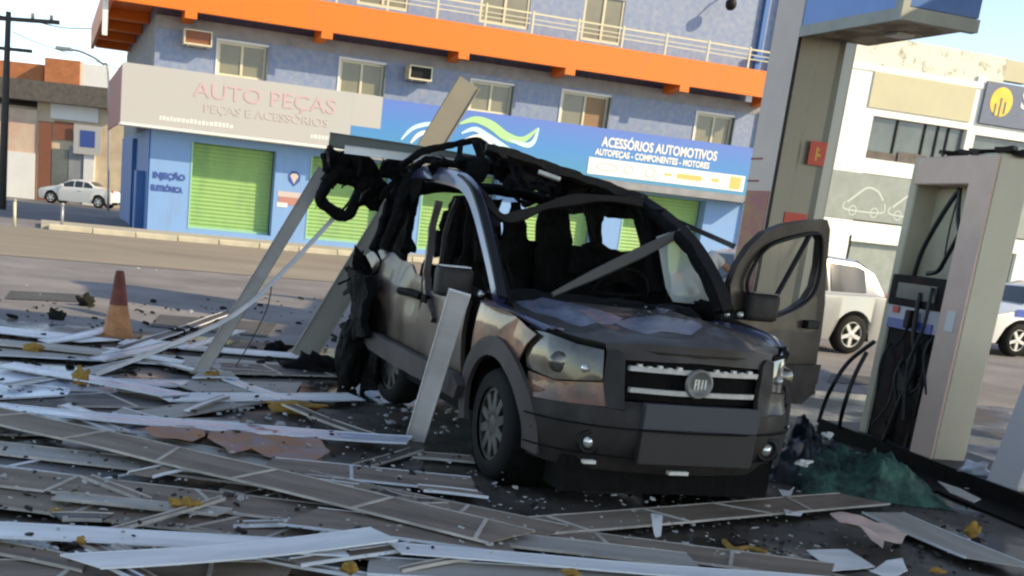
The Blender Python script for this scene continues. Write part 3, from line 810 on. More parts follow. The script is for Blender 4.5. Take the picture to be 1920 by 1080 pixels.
def make_car(name, loc, rz, label, m, L=4.1, W=1.68, Hh=1.48, kind='hatch', rim_m=None, stripe=False):
    root = empty(name, loc, rz, label, 'car')
    # profile stations: x, bottom, belt, roof, half width
    h = Hh
    if kind == 'hatch':
        st = [(-.5, .34, .80, .80, .82), (-.485, .26, .92, .92, .93), (-.455, .24, .93, .99, .97), (-.40, .22, .93, 1.32, 1), (-.33, .22, .92, h-.04, 1), (-.12, .2, .90, h, 1), (.05, .2, .89, h-.03, 1), (.13, .2, .88, h-.13, 1), (.27, .2, .89, .94, 1), (.36, .22, .84, .86, .98), (.46, .22, .74, .75, .92), (.49, .26, .66, .66, .85), (.5, .34, .55, .55, .78)]
    else:
        st = [(-.5, .36, .78, .78, .8), (-.48, .26, .90, .90, .92), (-.36, .24, .95, .96, .98), (-.27, .22, .94, 1.05, 1), (-.17, .2, .93, h-.05, 1), (-.05, .2, .91, h, 1), (.06, .2, .90, h-.04, 1), (.12, .2, .89, h-.14, 1), (.25, .2, .90, .95, 1), (.36, .22, .85, .87, .98), (.46, .22, .74, .75, .92), (.49, .26, .66, .66, .85), (.5, .34, .55, .55, .78)]
    X = [s[0] for s in st]
    def ip(x, j):
        x = max(-.5, min(.5, x))
        for i in range(len(st)-1):
            if st[i][0] <= x <= st[i+1][0]:
                t = (x-st[i][0])/(st[i+1][0]-st[i][0]); return st[i][j]*(1-t)+st[i+1][j]*t
        return st[-1][j]
    bm = B(); rings = []
    xs_ = sorted(set([i/48-.5 for i in range(49)]+X))
    wx = (-.32*1.0, .315); R = .33
    for x in xs_:
        zb, zt, zr, hw = (ip(x, j) for j in (1, 2, 3, 4))
        hw *= W/2
        # wheel arches lift the sill line
        za = zb
        for c in wx:
            dx = (x-c)*L
            if abs(dx) < R+.04: za = max(za, R*.95+math.sqrt((R+.04)**2-dx*dx))
        g = max(0, zr-zt)
        top_in = hw - min(.24, g*.42)
        prof = [(hw*.93, za), (hw, max(za+.01, min(zt-.05, .52))), (hw*.985, zt), (hw*.95 if g < .05 else (hw-.05), zt+.03 if g > .08 else zt+.005), (top_in, max(zt+.01, zr-.04)), (top_in*.82, zr+.01), (0, zr+.03)]
        ring = [bm.verts.new((x*L, -p[0], p[1])) for p in prof]+[bm.verts.new((x*L, p[0], p[1])) for p in reversed(prof[:-1])]
        rings.append(ring)
    for i in range(len(rings)-1):
        n = len(rings[i])
        for k in range(n-1): bm.faces.new((rings[i][k], rings[i][k+1], rings[i+1][k+1], rings[i+1][k]))
    bm.faces.new(rings[0]); bm.faces.new(rings[-1][::-1])
    auto_smooth(obj('body', bm, m, root), 38)
    # side windows following the tumblehome
    def side_pt(x, t, s, out=.012):
        zt, zr, hw = ip(x, 2), ip(x, 3), ip(x, 4)*W/2
        g = max(.001, zr-zt); ti = hw-min(.24, g*.42)
        z0, z1 = zt+.03, zr-.04
        return Vector((x*L, s*((hw-.05)*(1-t)+ti*t+out), z0+(z1-z0)*t))
    wins = ((-.36, -.20), (-.185, -.02), (.0, .17)) if kind == 'hatch' else ((-.235, -.12), (-.105, .0), (.015, .17))
    for s in (-1, 1):
        for (a, b) in wins:
            bm = B(); rows = []
            n = 8
            for i in range(n+1):
                x = a+(b-a)*i/n
                t1 = .90
                zt_, zr_ = ip(x, 2), ip(x, 3)
                if zr_-zt_ < .12: continue
                rows.append([bm.verts.new(side_pt(x, t, s)) for t in (.06, .5, t1)])
            for i in range(len(rows)-1):
                for k in range(2): bm.faces.new((rows[i][k], rows[i+1][k], rows[i+1][k+1], rows[i][k+1]))
            obj('side_window', bm, M['car_glass'], root, True)
    # wind and rear screens
    scr = ((.145, .262), (-.425, -.345)) if kind == 'hatch' else ((.135, .242), (-.26, -.185))
    for (a, b) in scr:
        bm = B(); rows = []
        for i in range(5):
            x = a+(b-a)*i/4; zr, hw, zt = ip(x, 3), ip(x, 4)*W/2, ip(x, 2); g = max(0, zr-zt); ti = hw-min(.24, g*.42)
            rows.append([bm.verts.new((x*L, yy*ti*.8, zr+.03+.012*(1-abs(yy)))) for yy in (-1, -.5, 0, .5, 1)])
        for i in range(4):
            for k in range(4): bm.faces.new((rows[i][k], rows[i+1][k], rows[i+1][k+1], rows[i][k+1]))
        obj('windscreen', bm, M['car_glass'], root, True)
    for s in (-1, 1):
        bm = B(); bevbox(bm, .455*L, .478*L, s*W*.30-.13, s*W*.30+.13, .60, .72, .02); obj('headlight', bm, M['lamp_bright'], root)
        bm = B(); bevbox(bm, -.495*L, -.475*L, s*W*.36-.07, s*W*.36+.07, .74, .98, .02); obj('tail_lamp', bm, M['tail_red'], root)
        bm = B(); bevbox(bm, .14*L, .165*L+.05, s*(W/2+.08)-.09, s*(W/2+.08)+.09, .93, 1.06, .03); obj('wing_mirror', bm, m, root)
        bm = B(); bevbox(bm, -.10*L, -.10*L+.16, s*(W/2+.012)-.015, s*(W/2+.012)+.015, .80, .83, .006); obj('door_handle', bm, m, root)
        for c in wx:
            wheel(root, c*L, s*(W/2-.09), R-.02, .2, s, rim_m or M['rim'])
    bm = B(); box(bm, .494*L, .503*L, -.5, .5, .40, .5); obj('grille', bm, M['black_plastic'], root)
    bm = B(); box(bm, -.44*L, .44*L, -W*.40, W*.40, .2, .35); obj('underbody', bm, M['black_plastic'], root)
    if stripe:
        for s in (-1, 1):
            bm = B()
            rows = []
            for i in range(13):
                x = -.30+.66*i/12; hw = ip(x, 4)*W/2
                rows.append([bm.verts.new((x*L, s*(hw+.006), z)) for z in (.74, .88)])
            for i in range(12): bm.faces.new((rows[i][0], rows[i+1][0], rows[i+1][1], rows[i][1]))
            obj('side_stripe', bm, M['blue_stripe'], root)
    return root
c1 = G(150, 386); make_car('parked_car', c1, PI-.12, 'old white sedan parked in the side street before the cream house', M['car_white'], 4.15, 1.62, 1.36, 'sedan')
# silver hatchback right of the open door: its front wheel shows at px 1585,632
wp = G(1583, 662)
ca = FYAW+.02
c2 = wp - Vector((math.cos(ca+PI), math.sin(ca+PI), 0))*(-.32*4.2) + Vector((-math.sin(ca), math.cos(ca), 0))*.78
make_car('parked_car', c2, ca+PI, 'white hatchback with five spoke rims standing behind the open door of the wreck', M['car_silver'], 4.2, 1.72, 1.50)
wp = G(1896, 668)
c3 = wp + Vector((math.cos(ca), math.sin(ca), 0))*(.315*4.2) + Vector((-math.sin(ca), math.cos(ca), 0))*.78
make_car('parked_car', c3, ca+PI, 'white car with a blue side stripe at the right edge beyond the pump', M['car_white'], 4.2, 1.7, 1.42, stripe=True)

# ------------------------------------------------------------------ canopy over the forecourt (out of the frame; it shades the place)
CZ = 5.7
cn = empty('station_canopy', (4, 2, 0), 0, 'flat fuel station canopy over the forecourt', 'canopy')
part('canopy_roof', cn, M['canopy'], (-1.2, 3.6, -2.8, 7.4, CZ, CZ+.12))
part('canopy_roof', cn, M['canopy'], (3.602, 10.5, -2.8, 12.6, CZ, CZ+.12))
part('canopy_fascia', cn, M['box_blue'], (3.6, 10.6, 12.602, 12.7, CZ-.05, CZ+.8), (-1.3, -1.202, -2.8, 7.4, CZ-.05, CZ+.8), (10.502, 10.6, -2.8, 12.6, CZ-.05, CZ+.8))
# ------------------------------------------------------------------ big column with the blue sign box
Zb = 3.8
pL, pK, pR, pB = (G(*p, Zb) for p in ((1500, 70), (1703, 40), (1843, 66), (1622, 90)))
ca_ = math.atan2(pR.y-pK.y, pR.x-pK.x)          # local x axis along the front face
colo = empty('canopy_column', (pL.x, pL.y, 0), ca_, 'tall clad canopy column with a red sticker behind the wreck', 'column')
CWd = .85
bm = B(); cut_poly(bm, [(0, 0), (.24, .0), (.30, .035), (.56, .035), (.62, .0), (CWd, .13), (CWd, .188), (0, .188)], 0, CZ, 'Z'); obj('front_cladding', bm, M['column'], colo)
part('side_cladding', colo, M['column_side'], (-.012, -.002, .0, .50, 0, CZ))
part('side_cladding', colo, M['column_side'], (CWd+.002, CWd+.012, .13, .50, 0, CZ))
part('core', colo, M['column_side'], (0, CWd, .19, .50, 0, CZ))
part('corner_strip', colo, M['char_brown'], (-.02, .02, -.012, -.002, 0, Zb))
part('plinth', colo, M['island'], (-.15, CWd+.15, -.15, .65, 0, .16))
CP = Plane((pL.x, pL.y), ca_)
def colpt(px, py): return CP.uz(px, py, .01)
(ua, za), (ub, zb_) = colpt(1513, 308), colpt(1552, 268)
st_ = part('red_sticker', colo, M['red_sticker'], (ua, ub, -.014, -.003, za, zb_))
part('sticker_mark', st_, M['yellow'], (ua+.09, ua+.11, -.016, -.0145, za+.05, zb_-.06), (ua+.12, ub-.07, -.016, -.0145, za+.1, za+.125), (ua+.12, ub-.09, -.016, -.0145, zb_-.1, zb_-.08))
(ua, za), (ub, zb_) = colpt(1458, 416), colpt(1500, 402)
part('red_band', colo, M['red_sticker'], (ua+.08, ub+.1, -.012, -.003, za, zb_+.01))
part('side_poster', colo, M['poster_pink'], (-.02, -.0125, .03, .47, .9, 2.15))
part('side_poster', colo, M['sign_red'], (-.018, -.0125, .28, .5, 2.25, 2.27), (-.018, -.0125, .28, .5, 2.5, 2.52), (-.018, -.0125, .28, .5, 2.0, 2.02))
bx = empty('sign_box', (pL.x, pL.y, 0), ca_, 'large blue sign box with grey trim hung on the canopy column', 'sign')
dep = (pL-pK).length; wid = (pR-pK).length
part('box_face', bx, M['box_blue'], (-.004, .03, -dep+.05, -.003, Zb+.12, CZ-.1))
part('box_face', bx, M['box_deep'], (.03, wid, -dep, -dep+.03, Zb+.14, CZ-.1))
part('box_trim', bx, M['box_trim'], (-.03, .03, -dep-.03, -.01, Zb, Zb+.115), (-.035, .05, -dep-.04, -dep+.06, Zb-.002, CZ-.1), (.052, wid, -dep-.03, -dep+.06, Zb+.001, Zb+.125))
part('box_underside', bx, M['soffit'], (.032, wid-.02, -dep+.062, -.003, Zb+.03, Zb+.06))
part('box_side', bx, M['box_deep'], (wid-.03, wid, -dep+.032, -.003, Zb+.13, CZ-.1))
part('underside_lamp', bx, M['white'], (.5, .72, -.95, -.75, Zb+.0, Zb+.028))
text_obj('box_lettering', 'Combustível', .5, M['bright_white'], bx, (-.008, -.08, Zb+.50), rot=(PI/2, 0, -PI/2), extrude=.003, bold=.01, sx=.5)

# ------------------------------------------------------------------ fuel pump
A0, C0, D0 = G(1740, 884), G(1800, 890), G(1597, 828)
pa = math.atan2(D0.y-A0.y, D0.x-A0.x)-PI/2        # local y runs to the far pillar
pump = empty('fuel_pump', (A0.x, A0.y, 0), pa, 'burnt out fuel pump with open arched frame and hanging hoses', 'fuel pump')
pl_ = (D0-A0).length; pw = .29
PH = 2.34
part('near_pillar', pump, M['pump_steel'], (.012, pw, 0, .26, 0, PH), bev=.012)
part('pillar_face', pump, M['pump_rose'], (-.006, .010, -.002, .262, .01, PH-.02))
part('far_pillar', pump, M['pump_beige'], (.04, pw, pl_-.10, pl_, 0, PH), bev=.01)
part('top_beam', pump, M['pump_rose'], (.005, pw-.02, .262, pl_-.102, PH-.22, PH-.01), bev=.01)
part('back_panel', pump, M['pump_beige'], (pw-.06, pw-.03, .40, pl_-.102, 1.42, PH-.222))
part('lower_cabinet', pump, M['pump_dark'], (.06, pw-.03, .262, pl_-.102, .0, 1.0))
part('display_housing', pump, M['pump_dark'], (.0, pw-.03, .262, pl_-.09, 1.18, 1.42), bev=.008)
pd = part('display_panel', pump, M['pump_white'], (.02, pw-.03, .264, pl_-.102, 1.002, 1.178))
part('display_stripe', pd, M['pump_blue'], (.008, .0185, .35, pl_-.13, 1.0, 1.075))
part('red_button', pd, M['red_sticker'], (.008, .0185, pl_-.25, pl_-.17, 1.12, 1.17))
part('vent_slot', pump, M['char_brown'], (.05, .0585, .4, .44, .1, .95), (.05, .0585, .62, .65, .1, .95))
bm = B()
rr = random.Random(5)
for k in range(16):
    x = rr.uniform(.02, pw-.05); y = rr.uniform(.0, pl_-.15)
    box(bm, -.05, .05, -.06, .06, -.01, .02, M=Matrix.Translation((x, y, PH+rr.uniform(.0, .02)))@Matrix.Rotation(rr.uniform(0, 3), 4, 'Z')@Matrix.Rotation(rr.uniform(-.3, .3), 4, 'X'))
obj('burnt_rim', bm, M['char_brown'], pump)
def hose(pts, r=.016, name='hose', m='cable'):
    bm = B(); tube(bm, spline(pts, 8), r, 8); return obj(name, bm, M[m], pump, True)
hose([(.1, .85, 1.3), (.08, .78, 1.6), (.08, .62, 1.9), (.1, .50, PH-.24)], .02)
hose([(.1, .50, PH-.24), (.08, .42, 1.88), (.06, .30, 1.72), (.03, .22, 1.62)])
hose([(.03, .28, 1.78), (.06, .42, 1.60), (.08, .52, 1.48), (.09, .66, 1.45)], .018)
hose([(.1, .50, PH-.26), (.1, .52, 1.8), (.12, .53, 1.5)], .007)
hose([(-.01, .55, 1.3), (-.03, .5, 1.0), (-.02, .42, .75), (-.03, .50, .4), (-.02, .6, .1)], .018)
hose([(-.02, .40, 1.35), (-.05, .36, 1.05), (-.04, .46, .7), (-.03, .38, .3)], .014)
bm = B(); bevbox(bm, -.06, .0, .55, .62, 1.02, 1.16, .012); tube(bm, [(-.03, .58, 1.04), (-.05, .6, .93), (-.10, .62, .85)], .014, 6); obj('nozzle', bm, M['black_plastic'], pump)
rr = random.Random(12)
for k in range(9):
    y = rr.uniform(.3, pl_-.15); z = rr.uniform(.5, 1.05)
    hose([(.05, y, z), (-.01, y+rr.uniform(-.1, .1), z-.15), (.0, y+rr.uniform(-.15, .15), z-rr.uniform(.25, .45))], rr.uniform(.006, .013), 'torn_wire')
for k in range(7):
    y = rr.uniform(.3, pl_-.2); z = rr.uniform(.1, .95); w_1 = rr.uniform(.05, .14); h_1 = rr.uniform(.04, .12)
    bm = B(); box(bm, -.012, .012, -w_1, w_1, -h_1, h_1, M=Matrix.Translation((.05, y, z))@Matrix.Rotation(rr.uniform(-.5, .5), 4, 'X')@Matrix.Rotation(rr.uniform(-.4, .4), 4, 'Z'))
    obj('loose_panel', bm, M[rr.choice(['pump_dark', 'char_brown', 'pump_dark', 'clad'])], pump)
part('display_glass', pump, M['window_dark'], (-.006, -.001, .36, pl_-.2, 1.24, 1.36))
part('panel_sticker', pump, M['white'], (-.012, -.0065, .07, .17, 1.05, 1.20))
# hoses reaching the ground left of the pump
def w2p(v):
    c, s = math.cos(-pa), math.sin(-pa); x, y = v.x-A0.x, v.y-A0.y
    return (x*c-y*s, x*s+y*c, v.z)
hose([w2p(at_depth(1640, 640, 9.3)), w2p(at_depth(1590, 680, 9.4)), w2p(at_depth(1555, 735, 9.45)), w2p(G(1535, 790, .02))], .018)
hose([w2p(at_depth(1625, 660, 9.2)), w2p(at_depth(1600, 710, 9.2)), w2p(at_depth(1580, 770, 9.25)), w2p(G(1572, 812, .02))], .018)
# pump island with black kerb
isl = empty('pump_island', (A0.x, A0.y, 0), pa); isl['kind'] = 'structure'; isl['label'] = 'low dark kerbed island under the pump'
bm = B(); bevbox(bm, -.05, .62, -3.2, 1.5, -.02, .10, .01); obj('island_top', bm, M['island'], isl)
bm = B(); box(bm, -.42, -.078, -3.2, .6, -.002, .012); obj('kerb_shade_strip', bm, M['char'], isl)  # added black strip: shade beside the kerb painted onto the ground
bm = B(); box(bm, -.075, -.052, -3.2, 1.5, -.02, .108); obj('island_kerb', bm, M['char'], isl)
# near lilac pillar at right edge
pN = G(1838, 925, .0)
nn = empty('pump_pillar', (pN.x, pN.y, .0), pa+.03, 'lilac grey side panel of the nearest pump at the right edge', 'fuel pump')
bm = B(); bevbox(bm, 0, .5, -.30, .0, 0.0, 1.05, .02)
cut = obj('lower_casing', bm, M['lilac_grey'], nn)
# sheared upper edge leaning right
for v in cut.data.vertices:
    v.co.x += v.co.z*.16 if v.co.x < .25 else 0
part('casing_trim', nn, M['pump_steel'], (.02, .5, -.31, -.302, .05, .12))
# crumpled paper bits on the island
# ------------------------------------------------------------------ the wreck
wreck = empty('burnt_car', (WX, WY, 0), WYAW, 'burnt out brown minivan torn open by an explosion, windows gone, driver door hanging open', 'car')
CONT = [(.80, 0), (.797, .12), (.785, .25), (.755, .40), (.70, .55), (.62, .67), (.50, .765), (.36, .82), (.20, .85), (0, .865), (-.4, .87), (-1.2, .87), (-3.3, .86)]
arc = [0]
for i in range(1, len(CONT)):
    arc.append(arc[-1]+math.hypot(CONT[i][0]-CONT[i-1][0], CONT[i][1]-CONT[i-1][1]))
def interp(x, xs_, ys_):
    if x <= xs_[0]: return ys_[0]
    for i in range(len(xs_)-1):
        if x <= xs_[i+1]:
            t = (x-xs_[i])/(xs_[i+1]-xs_[i]); return ys_[i]*(1-t)+ys_[i+1]*t
    return ys_[-1]
CXs = [c[0] for c in CONT]; CYs = [c[1] for c in CONT]
def cont(s):
    a = abs(s); x = interp(a, arc, CXs); y = interp(a, arc, CYs)
    return x, math.copysign(y, s)
def bulge(z):
    return interp(z, [.2, .3, .45, .60, .64, .75, .88, .97, 1.05], [-.10, -.02, .035, .03, .0, -.005, -.02, -.05, -.25])
def front(s, z, off=0):
    x, y = cont(s); x2, y2 = cont(s+.01 if s >= 0 else s-.01)
    tx, ty = x2-x, y2-y
    l = math.hypot(tx, ty) or 1
    nx, ny = abs(ty)/l, math.copysign(abs(tx)/l, s if s else 1)
    b = bulge(z)+off
    return (x+nx*b, y+ny*b*.6, z)
def s_of_x(X):                                   # arc length where the side contour is at X
    xs_ = CXs[::-1]; return interp(X, xs_, arc[::-1])
def sideY(X, z):
    y = interp(X, CXs[::-1], CYs[::-1])
    if z > .95: y -= .30*(z-.95)**1.15
    if z < .42: y -= .10*(.42-z)
    if .42 < z < .95: y += .018*math.sin((z-.42)/.53*PI)
    return y
def dent(X, z, a, f=3.0, seed=0):
    return a*noise.noise(Vector((X*f+seed, z*f, seed*1.7)))
def side(sgn, off=0, da=0, f=3, seed=0):
    return lambda X, z: (X, sgn*(sideY(X, z)+off+dent(X, z, da, f, seed)), z+dent(X, z, da*.4, f, seed+9))
def arch(cx, cz, r, a0, a1, n=14):
    return [(cx+r*math.cos(math.radians(a0+(a1-a0)*k/n)), cz+r*math.sin(math.radians(a0+(a1-a0)*k/n))) for k in range(n+1)]
def cps(pts, Y): return [((lambda v: (v.x, v.z))(cp(a, b, Y))) for a, b in pts]
RWX = -2.46
# --- right side (camera left)
for sgn, lab in ((-1, None), (1, None)):
    fend = [(-.42, .45), (-.42, 1.02), (-.38, 1.05), (-.1, 1.03), (.2, .99), (.40, .93), (.34, .86), (.28, .74), (.40, .66), (.52, .64), (.42, .58)]+arch(0, .34, .43, 35, 165, 14)
    panel(fend, side(sgn, 0, .012, 3, 3+sgn), .012, .09, name='front_fender', mats=M['paint_copper'] if sgn < 0 else M['paint'], parent=wreck)
    flare = arch(0, .34, .52, -8, 188, 20)+arch(0, .34, .405, 188, -8, 20)
    panel(flare, side(sgn, .028, .006, 3, 2), .03, .1, name='arch_trim', mats=M['arch'], parent=wreck)
# hood
def hood_fn(x, y):
    z = 1.055-.112*max(0, (x+.45)/1.2)**1.8-.05*(abs(y)/.8)**3
    z += .012*noise.noise(Vector((x*2.0, y*2.0, 4)))+.003*noise.noise(Vector((x*6, y*6, 8)))
    z += .02*math.exp(-((abs(y)-.42)/.05)**2)*(1 if x < .55 else .3)
    if x > .45: z -= .30*(x-.45)**2
    return (x, y, z)
ho = [(-.42, -.72), (-.05, -.755), (.22, -.75), (.42, -.72), (.58, -.62), (.70, -.46), (.765, -.24), (.785, 0), (.765, .24), (.70, .46), (.58, .62), (.42, .72), (.22, .75), (-.05, .755), (-.42, .72), (-.50, .4), (-.53, 0), (-.50, -.4)]
panel(ho, hood_fn, .015, .05, name='hood', mats=M['paint'], parent=wreck, ang=50)
# fender tops between hood and side
for sgn in (-1, 1):
    def ft(x, t, sgn=sgn):
        y0 = .745 if x < .25 else .735-(x-.25)*.36
        a = Vector(hood_fn(x, sgn*y0)); b = Vector((x, sgn*sideY(x, .99), 1.015-.05*max(0, x)-.22*max(0, x-.15)**1.3))
        v = a*(1-t)+b*t; v.z += .012*math.sin(PI*t)
        return v
    panel([(-.42, 0), (.44, 0), (.44, 1), (-.42, 1)], ft, .012, .12, name='fender_top', mats=M['paint_sky_sheen'], parent=wreck)
# front end
sA = s_of_x(.40)
bump_o = [(-sA-.02, .58), (-sA-.0, .25), (-.55, .235), (0, .235), (.55, .235), (sA, .25), (sA+.02, .58), (.62, .60), (.44, .60), (.40, .64), (-.40, .64), (-.44, .60), (-.62, .60)]
panel(bump_o, lambda s, z: front(s, z, .012+dent(s, z, .012, 4, 1)), .03, .09, name='front_bumper', mats=M['clad'], parent=wreck)
for sg_ in (-1, 1):
    pb_ = [(sg_*.50, .605), (sg_*(sA+.02), .585), (sg_*(sA+.03), .72), (sg_*.78, .70), (sg_*.52, .73)]
    panel(pb_, lambda s, z: front(s, z, .006+dent(s, z, .01, 4, 2)), .02, .09, name='bumper_upper', mats=M['paint_copper'] if sg_ < 0 else M['paint'], parent=wreck)
    hl = [(sg_*.53, .735), (sg_*.80, .705), (sg_*1.03, .735), (sg_*1.10, .87), (sg_*1.08, .955), (sg_*.92, .955), (sg_*.70, .925), (sg_*.54, .91)]
    hlo = panel(hl, lambda s, z: front(s, z, -.01), .02, .07, name='headlight', mats=M['lamp'], parent=wreck)
    x_, y_, z_ = front(sg_*.78, .80)
    bm = B(); lathe(bm, [(0, .012), (.04, .010), (.055, .0), (.06, -.03)], 18, 'X', (x_, y_, z_)); obj('lens', bm, M['lamp'], hlo, True)
    x_, y_, z_ = front(sg_*.63, .79)
    bm = B(); lathe(bm, [(0, .022), (.018, .016), (.026, -.01)], 14, 'X', (x_, y_, z_)); obj('lens', bm, M['lamp_bright'], hlo, True)
    bm = B(); pr = [front(sg_*s, z, .004) for s, z in ((.54, .912), (.70, .927), (.92, .957), (1.07, .957))]; tube(bm, pr, .012, 6); obj('lamp_brow', bm, M['char'], hlo)
    # V-shaped dark centre pillar between lamp and grille
    vv = [(sg_*.405, .60), (sg_*.50, .60), (sg_*.53, .73), (sg_*.53, .90), (sg_*.47, .915), (sg_*.43, .88)]
    panel(vv, lambda s, z: front(s, z, .022), .03, .1, name='grille_surround', mats=M['clad'], parent=wreck)
    x_, y_, z_ = front(sg_*.56, .40, .02)
    fl_ = empty('fog_lamp', (x_, y_, z_)); fl_.parent = wreck
    bm = B(); lathe(bm, [(.07, -.02), (.07, .006), (.05, .008), (.045, -.01)], 20, 'X'); obj('bezel', bm, M['black_plastic'], fl_, True)
    bm = B(); lathe(bm, [(0, .010), (.02, .007), (.034, -.008)], 16, 'X'); obj('lens', bm, M['lamp_bright'], fl_, True)
top_gr = [(-.47, .915), (0, .955), (.47, .915), (.43, .87), (0, .885), (-.43, .87)]
panel([(-.54, .935), (-.25, .955), (0, .958), (.25, .955), (.54, .935), (.52, .875), (.43, .86), (0, .872), (-.43, .86), (-.52, .875)], lambda s, z: front(s, z, .004), .03, .1, name='grille_surround', mats=M['paint'], parent=wreck)
gr = panel([(-.43, .645), (.43, .645), (.44, .875), (0, .885), (-.44, .875)], lambda s, z: front(s, z, -.035), .02, .1, name='grille', mats=M['char'], parent=wreck)
for z, w in ((.82, .40), (.705, .385)):
    bm = B()
    pts = [Vector(front(s, z, .0)) for s in [(-w+2*w*k/16) for k in range(17)]]
    for k in range(16):
        a, b = pts[k], pts[k+1]
        vs_ = [bm.verts.new(p) for p in (a+Vector((.015, 0, -.013)), b+Vector((.015, 0, -.013)), b+Vector((.02, 0, .013)), a+Vector((.02, 0, .013)), a+Vector((-.01, 0, -.013)), b+Vector((-.01, 0, -.013)), b+Vector((-.01, 0, .013)), a+Vector((-.01, 0, .013)))]
        for f in ((0, 1, 2, 3), (4, 7, 6, 5), (3, 2, 6, 7), (0, 4, 5, 1)): bm.faces.new([vs_[i] for i in f])
    for k in range(1, 14):
        s = -w+2*w*k/14
        if abs(s) < .07 or z < .75: continue
        p = Vector(front(s, z, 0)); box(bm, -.01, .014, -.012, .012, 0, .008+.008*(k % 2), M=Matrix.Translation(p+Vector((0, 0, .01))))
    obj('chrome_bar', bm, M['chrome'], gr)
p = Vector(front(0, .765, .02))
em = B(); lathe(em, [(.0, .012), (.062, .012), (.066, .02), (.078, .02), (.082, 0)], 26, 'X', p); emb = obj('emblem', em, mat('tarnished emblem', (.22, .21, .19), .4, metal=.4), gr, True)
em = B()
for dy in (-.03, -.01, .012, .032): box(em, .0125, .02, dy-.004, dy+.004, -.026, .026, M=Matrix.Translation(p))
box(em, .0125, .0185, -.0258, -.016, .018, .026, M=Matrix.Translation(p)); box(em, .0125, .0185, -.0258, -.018, -.002, .005, M=Matrix.Translation(p))
obj('emblem_strokes', em, M['chrome'], emb)
for z_ in (.335, .50):
    bm = B(); tube(bm, [Vector(front(-.95+1.9*k/24, z_, .044)) for k in range(25)], .006, 4); obj('bumper_seam', bm, M['char'], wreck)
# blank plate area
pp = [cp(1210, 756, .83, 'X'), cp(1405, 872, .83, 'X')]
ya, yb = pp[0].y, pp[1].y; zt_, zb2 = pp[0].z, pp[1].z
bm = B(); bevbox(bm, .80, .85, ya+.0, yb, (zt_*.55+zb2*.45), zt_, .006); obj('number_plate', bm, M['plate_upper'], wreck)
bm = B(); bevbox(bm, .80, .848, ya+.0, yb, zb2-.02, (zt_*.55+zb2*.45)-.003, .006); obj('lower_intake', bm, M['plate_lower'], wreck)
part('bumper_clip', wreck, M['chrome'], (.8, .835, -.10, .02, .255, .275))
part('bumper_clip', wreck, M['chrome'], (.8, .835, -.62, -.55, .30, .318))
# --- right side door, quarter, sill
def L2(pts, Y=-.86): return cps(pts, Y)
# front right door
fd = L2([(872, 560), (868, 700), (850, 728), (790, 690), (783, 640), (788, 590), (800, 545), (830, 545)], -.87)
panel(fd, side(-1, -.0, .02, 4, 5), .03, .09, name='front_door', mats=M['paint_peel'], parent=wreck)
# rear side panel, torn upper edge
rp = L2([(786, 548), (782, 600), (784, 690), (740, 655), (698, 632), (690, 600), (684, 560), (676, 530), (668, 500), (672, 482), (684, 470), (700, 466), (712, 474), (724, 472), (740, 488), (760, 495), (770, 512), (780, 520)], -.87)
panel(rp, side(-1, -.012, .03, 4, 7), .02, .06, name='sliding_door', mats=M['paint_peel'], parent=wreck)
# dark torn quarter behind
rq = L2([(684, 560), (690, 600), (697, 632), (700, 700), (686, 728), (664, 735), (660, 690), (664, 640), (660, 600), (656, 560), (650, 520), (645, 498), (660, 504), (672, 520)], -.95)
panel(rq, lambda X, z: (X, -.90+.10*noise.noise(Vector((X*5, z*5, 1))), z), .02, .05, name='torn_quarter_panel', mats=M['char'], parent=wreck)
# rose trim of B pillar, lower part
def strip(pts3, w, t, m, name='strip', nrm=None):
    """flat bar through 3D points: width w across, thickness t"""
    P2 = [Vector(p) for p in pts3]; bm = B(); rings = []
    ws = w if isinstance(w, (list, tuple)) else [w]*len(P2)
    for i, p in enumerate(P2):
        tt = (P2[min(len(P2)-1, i+1)]-P2[max(0, i-1)]).normalized()
        n = Vector(nrm) if nrm else Vector((0, -1, 0))
        n = (n-tt*n.dot(tt)).normalized(); s = tt.cross(n)
        a = s*ws[i]/2; b = n*t/2
        rings.append([bm.verts.new(p+c) for c in (-a-b, -a*.8+b, a*.8+b, a-b)])
    for i in range(len(rings)-1):
        for k in range(4): bm.faces.new((rings[i][k], rings[i][(k+1) % 4], rings[i+1][(k+1) % 4], rings[i+1][k]))
    bm.faces.new(rings[0][::-1]); bm.faces.new(rings[-1])
    return auto_smooth(obj(name, bm, m, wreck), 50)
def C3(lst): return [cp(a, b, y) for a, b, y in lst]
strip(spline(C3([(822, 378, -.72), (812, 420, -.76), (806, 470, -.82), (800, 520, -.86), (804, 560, -.88), (814, 600, -.89)]), 4), [.05]*21, .05, M['paint_peel'], 'door_pillar')
strip(spline(C3([(858, 372, -.70), (840, 420, -.74), (828, 480, -.8), (826, 545, -.85)]), 4), .03, .03, M['char_brown'], 'door_pillar')
# sill / cladding
sillpts = L2([(692, 618), (720, 628), (780, 660), (866, 700), (874, 722), (864, 745), (800, 712), (740, 680), (700, 655), (690, 640)], -.9)
panel(sillpts, side(-1, .03, .012, 4, 2), .05, .1, name='side_cladding', mats=M['arch'], parent=wreck)
low = L2([(700, 658), (800, 714), (866, 748), (866, 768), (800, 730), (715, 680)], -.85)
panel(low, lambda X, z: (X, -.80, z), .04, .2, name='sill', mats=M['char'], parent=wreck)
bm = B(); tube(bm, [cp(750, 545, -.86), cp(768, 548, -.90), cp(790, 556, -.89)], .03, 8); bevbox(bm, -.06, .06, -.02, .02, -.03, .03, .01, Matrix.Translation(cp(798, 560, -.9))); obj('door_handle', bm, M['char'], wreck)
